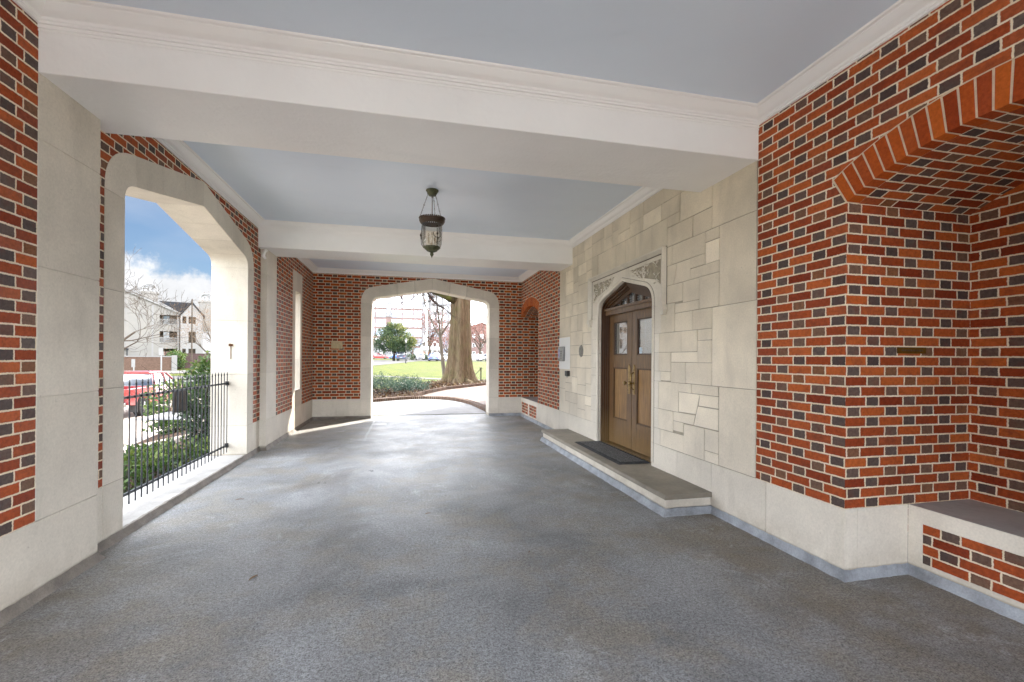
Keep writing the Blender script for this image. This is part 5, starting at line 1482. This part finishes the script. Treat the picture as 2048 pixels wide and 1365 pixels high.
# ---- view through the left arch: apartments
def siding():
    m, n = mat('lap_siding', rough=.6); z = n.sep(n.pos())[2]
    f = n.math('FRACT', n.math('MULTIPLY', z, 5.5)); c = n.mix(n.mr(f, 0, .18), osc((.20, .195, .185)), osc((.30, .285, .26)))
    n.l.new(n.mix(n.mr(n.noise(.8, 3), .3, .7), c, osc((.36, .33, .285))), n.b.inputs['Base Color']); return m
M['siding'] = siding(); M['trim'] = vary('white_trim', (.36, .35, .335), .5, 2, .05); M['dark_in'] = vary('balcony_shadow', (.07, .055, .04), .8, 2, .3)
A0 = Vector((-32.0, 70.0)); ang = atan2(3.3, 7.2)
ap_ = thing('apartment_building', 'three-storey pale siding apartment block with balconies and gables', 'building', (A0.x, A0.y, .29), ang); ap_.scale = (.8, .8, .8)
FA = lambda a, b, q: (a, q, b)
def facade(name, outer, holes, q0, q1, m, parent):
    mb = MB(); loops = [outer] + holes; flat = [p for l in loops for p in l]; n = len(flat)
    tris = tessellate_polygon([[Vector((a, b, 0)) for a, b in l] for l in loops])
    vs = [FA(a, b, q0) for a, b in flat] + [FA(a, b, q1) for a, b in flat]; fs = [tuple(t) for t in tris] + [tuple(n + k for k in reversed(t)) for t in tris]; i = 0
    for l in loops:
        for k in range(len(l)): fs.append((i + k, n + i + k, n + i + (k + 1) % len(l), i + (k + 1) % len(l)))
        i += len(l)
    mb.mesh(vs, fs); return mb.build(name, m, parent)
bal = [(-.25, 2.15, 6.75, 8.35), (-.25, 2.15, 3.7, 5.6), (-.25, 2.15, .3, 2.7)]
facade('wall', [(-18, -1), (2.4, -1), (2.4, 8.75), (-1.9, 10.8), (-5.5, 12.4), (-18, 7.5)], [[(a, c), (b, c), (b, d), (a, d)] for a, b, c, d in bal], 0, .3, M['siding'], ap_)
mb = MB(); mb.box(-18, 2.4, 2.2, 12, -1, 8.5); mb.build('wall', M['siding'], ap_)
for a, b, c, d in bal:
    mb = MB(); mb.box(a - .1, b + .1, 1.6, 2.0, c - .1, d + .2); mb.box(a - .1, b + .1, .3, 2, c - .25, c - .05); bw = mb.build('balcony', M['dark_in'], ap_)
    mb = MB(); mb.box(a + .5, a + 1.3, 1.5, 1.6, c, c + 1.9 if d - c > 1.8 else d); mb.build('pane', M['carglass'], bw)
    if c > 1:
        mb = MB(); mb.box(a, b, -.05, .05, c + .75, c + .85); mb.box(a, b, -.05, .05, c, c + .08)
        for k in range(16): x = a + .08 + k * (b - a - .1) / 15; mb.box(x - .03, x + .03, -.03, .03, c + .08, c + .75)
        mb.build('railing', M['trim'], bw)
mb = MB(); mb.prism([(-18.5, 7.1), (-5.5, 12.25), (-1.9, 10.7), (2.7, 8.5), (2.7, 8.75), (-1.9, 11.0), (-5.5, 12.6), (-18.5, 7.45)], -.4, 12, FA); mb.build('roof', M['roof_grey'], ap_)
mb = MB(); mb.prism([(-18.5, 7.1), (-5.5, 12.25), (2.7, 8.5), (2.7, 8.72), (-5.5, 12.5), (-18.5, 7.35)], -.46, -.41, FA); mb.box(-1.3, -1.05, -.06, .0, -1, 9.8); mb.box(2.1, 2.4, -.08, 0, -1, 8.7); mb.box(-11.6, -11.3, -.06, 0, -1, 9.6); mb.build('fascia', M['trim'], ap_)
for x, z in ((-9.5, 7.0), (-8.0, 7.0), (-9.5, 4.0), (-8, 4), (-10.2, 1.0)):
    mb = MB(); mb.box(x - .55, x + .55, -.08, .02, z, z + 1.5); wf = mb.build('window', M['trim'], ap_)
    mb = MB(); mb.box(x - .44, x + .44, -.1, -.06, z + .1, z + 1.4); mb.build('pane', M['carglass'], wf)
# gabled porch bay projecting to the right
facade('porch_gable', [(2.5, -1), (5.6, -1), (5.6, 8.2), (4.05, 10.3), (2.5, 8.2)], [[(2.75, .3), (3.25, .3), (3.25, 2.7), (2.75, 2.7)], [(3.6, .3), (4.6, .3), (4.6, 2.7), (3.6, 2.7)], [(3.6, 3.7), (4.6, 3.7), (4.6, 5.6), (3.6, 5.6)], [(3.6, 6.9), (4.6, 6.9), (4.6, 8.3), (3.6, 8.3)], [(2.75, 6.9), (3.3, 6.9), (3.3, 8.1), (2.75, 8.1)]], -2.0, -1.8, M['trim'], ap_)
mb = MB(); mb.box(2.5, 5.6, -.6, 8, -1, 8.2); mb.build('wall', M['dark_in'], ap_)
mb = MB(); mb.prism([(2.2, 8.0), (4.05, 10.45), (5.9, 8.0), (5.9, 8.25), (4.05, 10.7), (2.2, 8.25)], -2.3, 8, FA); mb.build('roof', M['roof_dark'], ap_)
mb = MB(); mb.prism([(-.4, 10.6), (3.9, 10.6), (2.7, 8.75)], -.3, .2, FA); mb.build('roof', M['roof_dark'], ap_)
mb = MB(); mb.lathe([(.3, 0), (.42, .0), (.42, .08), (.3, .08)], (4.05, -2.08, 9.1), 20, 'Y'); mb.build('round_vent', M['trim'], ap_)
for x0, z1_, lab in ((-1.6, 12.3, 1), (6.4, 11.4, 2)):
    mb = MB(); mb.box(x0 - 1.05, x0 + 1.05, 2, 4, 6, z1_); mb.box(x0 - 1.2, x0 + 1.2, 1.85, 4.15, z1_ - .35, z1_); ch_ = mb.build('chimney', M['siding'], ap_)
    mb = MB(); mb.tube([(x0 + 1.0 * cos(a), 2, z1_ + 1.25 * sin(a)) for a in [pi * k / 10 for k in range(11)]], .12, 6); mb.tube([(x0 + 1.0 * cos(a), 4, z1_ + 1.25 * sin(a)) for a in [pi * k / 10 for k in range(11)]], .12, 6)
    for k in range(3): mb.lathe([(.22, 0), (.22, .55), (.3, .6), (.3, .7), (0, .75)], (x0 - .6 + k * .6, 3, z1_), 10)
    mb.build('chimney_cap', M['steel'], ch_)
mb = MB(); mb.prism([(-7.2, 3.4), (-4.2, 2.4), (-4.2, 2.6), (-7.2, 3.7)], -1.8, 0, FA); mb.box(-4.4, -4.25, -1.7, -1.55, -1, 2.5); mb.build('entry_canopy', M['roof_dark'], ap_)

# brick garden walls, bush, signs
def bwall(label, a, b, h, cap=True, m=None):
    a, b = Vector(a), Vector(b); L = (b - a).length; t = thing('garden_wall', label, 'wall', (a.x, a.y, gh(a.x, a.y) - .3), atan2(b.y - a.y, b.x - a.x), 'brick garden walls before the apartments')
    mb = MB(); mb.box(0, L, 0, .3, 0, h + .3); mb.build('brickwork', m, t)
    mb = MB(); mb.box(-.05, L + .05, -.05, .35, h + .3, h + .4)
    for x in (0, L): mb.box(x - .25, x + .25, -.1, .4, 0, h + .5)
    mb.build('coping', M['trim'] if cap else m, t)
M['brick_pale'] = vary('pale_brick', (.20, .12, .085), .85, 6, .25); M['brick_dusk'] = vary('dusky_brick', (.14, .085, .08), .85, 6, .25)
bwall('long tan brick garden wall before the apartments', (-34, 55), (-25.6, 58.8), 1.5, m=M['brick_pale'])
bwall('shorter dusky brick garden wall right of the clipped green bush', (-26.5, 62), (-22.6, 63.8), 1.7, False, M['brick_dusk'])
shrub('clipped_bush', 'clipped green bush between the two brick garden walls', (-26.2, 60.5), (.9, .8, 1.9), M['leaf_hedge'], 90, 16, .35, .16)
shrub('yellow_shrub', 'low yellow-green shrub row before the street', (-8.6, 24.5), (1.0, 1.0, 1.3), M['leaf_hedge'], 120, 20, .3, .1, (.6, 1), dz=.35)
def sign(label, loc, h, w):
    t = thing('road_sign', label, 'sign', (loc[0], loc[1], gh(*loc)), radians(-25), 'white signs seen from behind by the street')
    mb = MB(); mb.box(-.03, .03, -.03, .03, 0, h); mb.build('post', M['steel'], t)
    mb = MB(); mb.box(-w / 2, w / 2, -.045, -.03, h - .6, h); mb.build('sign_panel', M['trim'], t, bevel=.01)
sign('small white sign on a short post left of the taller one', (-20.2, 40.2), 1.9, .35)
sign('taller white sign on a grey post in front of the garden wall end', (-18.7, 40.9), 2.8, .42)
up_ = thing('utility_pole', 'thin dark wooden pole right of the apartments', 'pole', (-20.5, 50.5, gh(-20.5, 50.5)))
mb = MB(); mb.tube([(0, 0, -.2), (0, 0, 7.5)], [.075, .055], 8); mb.build('pole_shaft', M['bark_tan'], up_)

# bare trees left
R.seed(101)
bare_tree('bare_tree', 'wide bare tree with grey branches against the clouds and apartment gable', (-14.6, 25.3), 9, .16, M['bark_tan'], 5, 3, spread=.8, trunk_f=.22)
far_tree((-19.9, 54.5), 9.0, 5, 'tan budding tree covering the right end of the apartments', M['bark_tan'], M['bud_tan'], 3, bs=.42)
far_tree((-19.5, 66), 9, 7, 'second tan budding tree behind the utility pole', M['bark_tan'], M['bud_tan'], 3, bs=.42)

# hedge and big bush just outside the railing
R.seed(8)
for i, (x, y, a, b, c, lab) in enumerate(((-3.55, 6.3, .55, .75, .56, 'leafy green shrub outside the railing, nearest of the row'), (-3.75, 7.5, .6, .75, .44, 'leafy green shrub outside the railing, second of the row'), (-3.9, 8.7, .62, .8, .34, 'leafy green shrub outside the railing, under the tall bush'))):
    t = thing('hedge_shrub', lab, 'bush', (x, y, gh(x, y)), 0, 'low hedge shrubs outside the railing')
    mb = MB(); mb2 = MB()
    for _ in range(85):
        p = Vector((R.uniform(-a, a), R.uniform(-b, b), 0)); hh = c * R.uniform(.7, 1.15) * (1 - .25 * (hypot(p.x / a, p.y / b)) ** 2)
        tip = p * 1.1 + Vector((R.gauss(0, .06), R.gauss(0, .06), hh)); mb2.tube([p * .45, p.lerp(tip, .5), tip], [.010, .007, .003], 4, cap=False)
        for _ in range(16):
            f = R.uniform(.45, 1.02); q = p.lerp(tip, f); mb.tint = max(0, min(1, .1 + .75 * f ** 3 + R.gauss(0, .15)))
            leafquad(mb, q + Vector((R.gauss(0, .03), R.gauss(0, .03), 0)), R.uniform(.06, .10), up=Vector((0, 0, .6)), asp=.24)
    mb.build('foliage', M['leaf_hedge'], t); mb2.build('stem', M['bark_tan'], t)
shrub('tall_bush', 'tall glossy green bush beside the white archway jamb', (-3.86, 10.3), (.40, .5, 1.5), M['leaf_glossy'], 170, 26, .17, .075, (0, 1), .3, stems=16)
shrub('bushy_mound', 'yellow-green bush behind the tall glossy bush', (-6.95, 15.9), (.6, .7, 1.35), M['leaf_hedge'], 80, 22, .25, .1, (.5, 1))
mbp = MB(); fan(mbp, [(-2.68, 4.2), (-2.68, 11.7), (-3.4, 12.4), (-5.0, 12.2), (-5.2, 4.5)], .03); o = mbp.build('planting_bed', M['mulch'], smooth=True); tag(o, 'dark mulch bed along the porch under the shrubs', kind='structure')

# ---- pickup truck
R.seed(2)
tr = thing('pickup_truck', 'dark red four-door pickup truck parked below the railing', 'truck', (-11.9, 24.2, -1.10), radians(90))
pm = paint('paint_maroon', (.20, .006, .010), .2)
w = 1.0
mb = MB()   # front clip and cab lower
loft(mb, [(-.75, bodyring(w, .45, 1.22)), (-.7, bodyring(w, .42, 1.25)), (1.1, bodyring(w, .42, 1.22)), (1.5, bodyring(w, .45, 1.2)), (2.6, bodyring(w * .97, .45, 1.12)), (2.85, bodyring(w * .9, .5, 1.0))])
mb.build('cab_body', pm, tr, smooth='auto')
mb = MB()   # bed: outer sides, inner, tailgate
for s in (-1, 1):
    pts = [(-2.85, .55), (-2.85, 1.20), (-.8, 1.22), (-.8, .5), (-1.25, .45), (-1.3, .75), (-1.5, .93), (-1.75, .98), (-2.0, .93), (-2.2, .75), (-2.25, .5)]
    mb.prism(pts, s * (w - .10), s * (w + .005), lambda a, b, q: (a, q, b))
mb.box(-2.85, -.8, -.9, .9, .6, .68); mb.box(-.85, -.8, -.95, .95, .5, 1.22)
bd = mb.build('truck_bed', pm, tr, bevel=.015)
mb = MB(); mb.box(-2.9, -2.83, -.86, .86, .62, 1.20); tg = mb.build('tailgate', pm, tr, bevel=.02)
mb = MB(); mb.box(-2.93, -2.89, -.10, .10, 1.0, 1.07); mb.build('handle', M['black'], tg)
mb = MB(); loft(mb, [(-.78, cabring(.93, .90, 1.2, 1.24)), (-.62, cabring(.93, .72, 1.2, 1.80)), (.5, cabring(.93, .73, 1.2, 1.84)), (1.35, cabring(.93, .88, 1.18, 1.22))])
mb.build('window', M['carglass'], tr, smooth='auto')
mb = MB(); loft(mb, [(-.68, cabring(.745, .73, 1.74, 1.84)), (-.2, cabring(.76, .74, 1.76, 1.88)), (.58, cabring(.75, .73, 1.75, 1.85))])
for s in (-1, 1):
    for x0, z0_, x1, z1_, r_ in ((-.74, 1.2, -.62, 1.8, .06), (1.33, 1.2, .52, 1.8, .045), (.3, 1.2, .25, 1.8, .045)):
        mb.tube([(x0, s * .925, z0_), (x1, s * .765, z1_)], r_, 6)
mb.build('roof', pm, tr, smooth='auto')
for x in (-1.75, 1.75):
    for s in (-1, 1): wheel(tr, x, s * w, .39, .27)
mb = MB(); mb.box(-3.05, -2.86, -.95, .95, .48, .66); mb.build('bumper', M['chrome'], tr, bevel=.03)
mb = MB(); mb.box(2.8, 3.0, -.9, .9, .45, .66); mb.build('bumper', M['chrome'], tr, bevel=.03)
mb = MB(); mb.box(-3.065, -3.05, -.16, .16, .50, .64); mb.build('licence_plate', M['plate'], tr)
for s in (-1, 1):
    mb = MB(); mb.box(-2.92, -2.80, s * .94 - .075, s * .94 + .075, .78, 1.18); mb.build('taillight', M['red_light'], tr, bevel=.01)
    mb = MB(); mb.box(2.80, 2.9, s * .8 - .12, s * .8 + .12, .78, .98); mb.build('headlight', M['clear_light'], tr, bevel=.01)
    mb = MB(); mb.cbox((1.05, s * 1.13, 1.3), (.14, .2, .2)); mb.build('mirror', M['black'], tr, bevel=.02)
    mb = MB(); mb.box(-2.15, -1.95 + .55, s * 1.0 - .06, s * 1.0 + .025, .9, .98); mb.build('wheel_flare', M['copper'], tr)
    mb = MB(); mb.cbox((-2.27, s * .9, .42), (.03, .26, .42)); mb.build('mud_flap', M['black'], tr)

# ---- main building mass on the right (keeps the driveway side in shade, as in the photo)
mbld = thing('main_building', 'tall brick wing of the house continuing beyond the far archway', 'building', (0, 0, 0))
mb = MB(); mb.uvf = uvmap((0, 0), 0); mb.box(4.1, 14, 11.9, 17.42, -.5, 8.3); mb.box(4.15, 14, YFRONT, 11.89, -.5, 4.1); mb.build('wall', M['brick_far'], mbld)
mb = MB(); mb.box(3.9, 14.3, 11.6, 17.44, 8.3, 8.6); mb.build('roof', M['roof_dark'], mbld)
for y in (12.6, 15.0):
    for z in (1.0, 4.2, 7.0):
        mb = MB(); mb.box(4.04, 4.12, y, y + 1.1, z, z + 1.7); wf = mb.build('window', M['trim'], mbld)
        mb = MB(); mb.box(4.02, 4.05, y + .08, y + 1.02, z + .08, z + 1.62); mb.build('pane', M['carglass'], wf)

# ================================================================ LIGHT, SKY, CAMERA
EL, AZ = radians(38), atan2(.6, .8)
sd = Vector((sin(AZ) * cos(EL), cos(AZ) * cos(EL), sin(EL)))
sun = bpy.data.lights.new('sun', 'SUN'); sun.energy = 5.0; sun.angle = radians(.5); sun.color = (1, .91, .77)
so = bpy.data.objects.new('sun', sun); COL.objects.link(so); so.rotation_euler = (-sd).to_track_quat('-Z', 'Y').to_euler()
W = bpy.data.worlds.new('World'); SC.world = W; W.use_nodes = True
class WN(NB):
    def __init__(s, w): s.nt = w.node_tree; s.n = s.nt.nodes; s.l = s.nt.links
wn = WN(W); bg = wn.n['Background']; bg.inputs[1].default_value = .12
sky = wn.new('ShaderNodeTexSky', sky_type='NISHITA'); sky.sun_disc = False; sky.sun_elevation = EL; sky.sun_rotation = AZ
sky.air_density = 1.0; sky.dust_density = .6; sky.ozone_density = 2.0
tc = wn.new('ShaderNodeTexCoord').outputs['Generated']
x, y, z = wn.sep(tc)
zz = wn.math('ADD', wn.math('MAXIMUM', z, 0.0), .18)
v = wn.comb(wn.math('DIVIDE', x, zz), wn.math('DIVIDE', y, zz), wn.math('MULTIPLY', z, 2.0))
cl = wn.mr(wn.noise(1.05, 9, v, .58, .25), .46, .60, smooth=True)
soft = wn.mr(wn.noise(.5, 5, v, .6), .40, .75)
low = wn.mr(z, .0, .42, 1, 0)
cm = wn.math('MINIMUM', wn.math('ADD', cl, wn.math('MULTIPLY', soft, .25)), 1.0)
lsec = wn.math('MULTIPLY', wn.mr(x, -.16, -.26), wn.mr(y, .35, .6))
lz = wn.math('ADD', z, wn.math('ADD', wn.math('MULTIPLY', wn.math('SUBTRACT', wn.noise(7.5, 8, tc, .62), .5), .26), wn.math('MULTIPLY', wn.math('ADD', x, .38), .22)))
lcl = wn.math('ADD', wn.mr(lz, .155, .12, smooth=True), wn.math('MULTIPLY', wn.mr(wn.noise(3.2, 5, wn.vscale(tc, (1, 1, 2.6)), .5), .38, .8), .35), clamp=True)
lsec = wn.math('MULTIPLY', lsec, wn.mr(z, .38, .52, 1, 0))
front = wn.math('MULTIPLY', wn.mr(wn.math('ADD', wn.math('MULTIPLY', x, .35), y), .80, .98), low)
cm = wn.math('MAXIMUM', cm, front)
br = wn.mr(wn.noise(2.4, 6, v, .6), .3, .7, 26, 40)
sk = wn.mix(1, sky.outputs[0], (.135, .160, .190), 'MULTIPLY')
c = wn.mix(cm, sk, wn.comb(br, wn.math('MULTIPLY', br, 1.025), wn.math('MULTIPLY', br, 1.08)))
lb = wn.mr(wn.noise(9, 6, tc, .6), .3, .7, 1.25, 2.1)
cleft = wn.mix(lcl, sk, wn.comb(lb, wn.math('MULTIPLY', lb, 1.02), wn.math('MULTIPLY', lb, 1.05)))
c = wn.mix(lsec, c, cleft)
wn.l.new(c, bg.inputs[0])

cam = bpy.data.cameras.new('camera'); co = bpy.data.objects.new('camera', cam); COL.objects.link(co)
cam.sensor_width = 36; cam.sensor_fit = 'HORIZONTAL'; cam.lens = 914.484 / 2048 * 36
cam.shift_y = (717.507 - 682.5) / 2048
cam.clip_start = .05; cam.clip_end = 3000
YAW, ROLL = .2254, .0073
fwd = Vector((sin(YAW), cos(YAW), 0)); right = Vector((cos(YAW), -sin(YAW), 0)); upv = Vector((0, 0, 1))
r2 = right * cos(ROLL) - upv * sin(ROLL) * -1 * -1 if False else right * cos(ROLL) + upv * sin(ROLL) * 1
u2 = upv * cos(ROLL) - right * sin(ROLL)
Mx = Matrix((( r2.x, u2.x, -fwd.x, 0), (r2.y, u2.y, -fwd.y, 0), (r2.z, u2.z, -fwd.z, 1.4476), (0, 0, 0, 1)))
co.matrix_world = Mx
SC.camera = co
SC.view_settings.view_transform = 'Standard'; SC.view_settings.look = 'None'; SC.view_settings.exposure = 0; SC.view_settings.gamma = 1.2
SC.render.engine = 'CYCLES'
cy = SC.cycles; cy.max_bounces = 14; cy.diffuse_bounces = 9; cy.glossy_bounces = 4; cy.transmission_bounces = 6; cy.transparent_max_bounces = 10
cy.film_exposure = 5.0; cy.sample_clamp_indirect = 0; cy.use_denoising = True; cy.caustics_reflective = False; cy.caustics_refractive = False
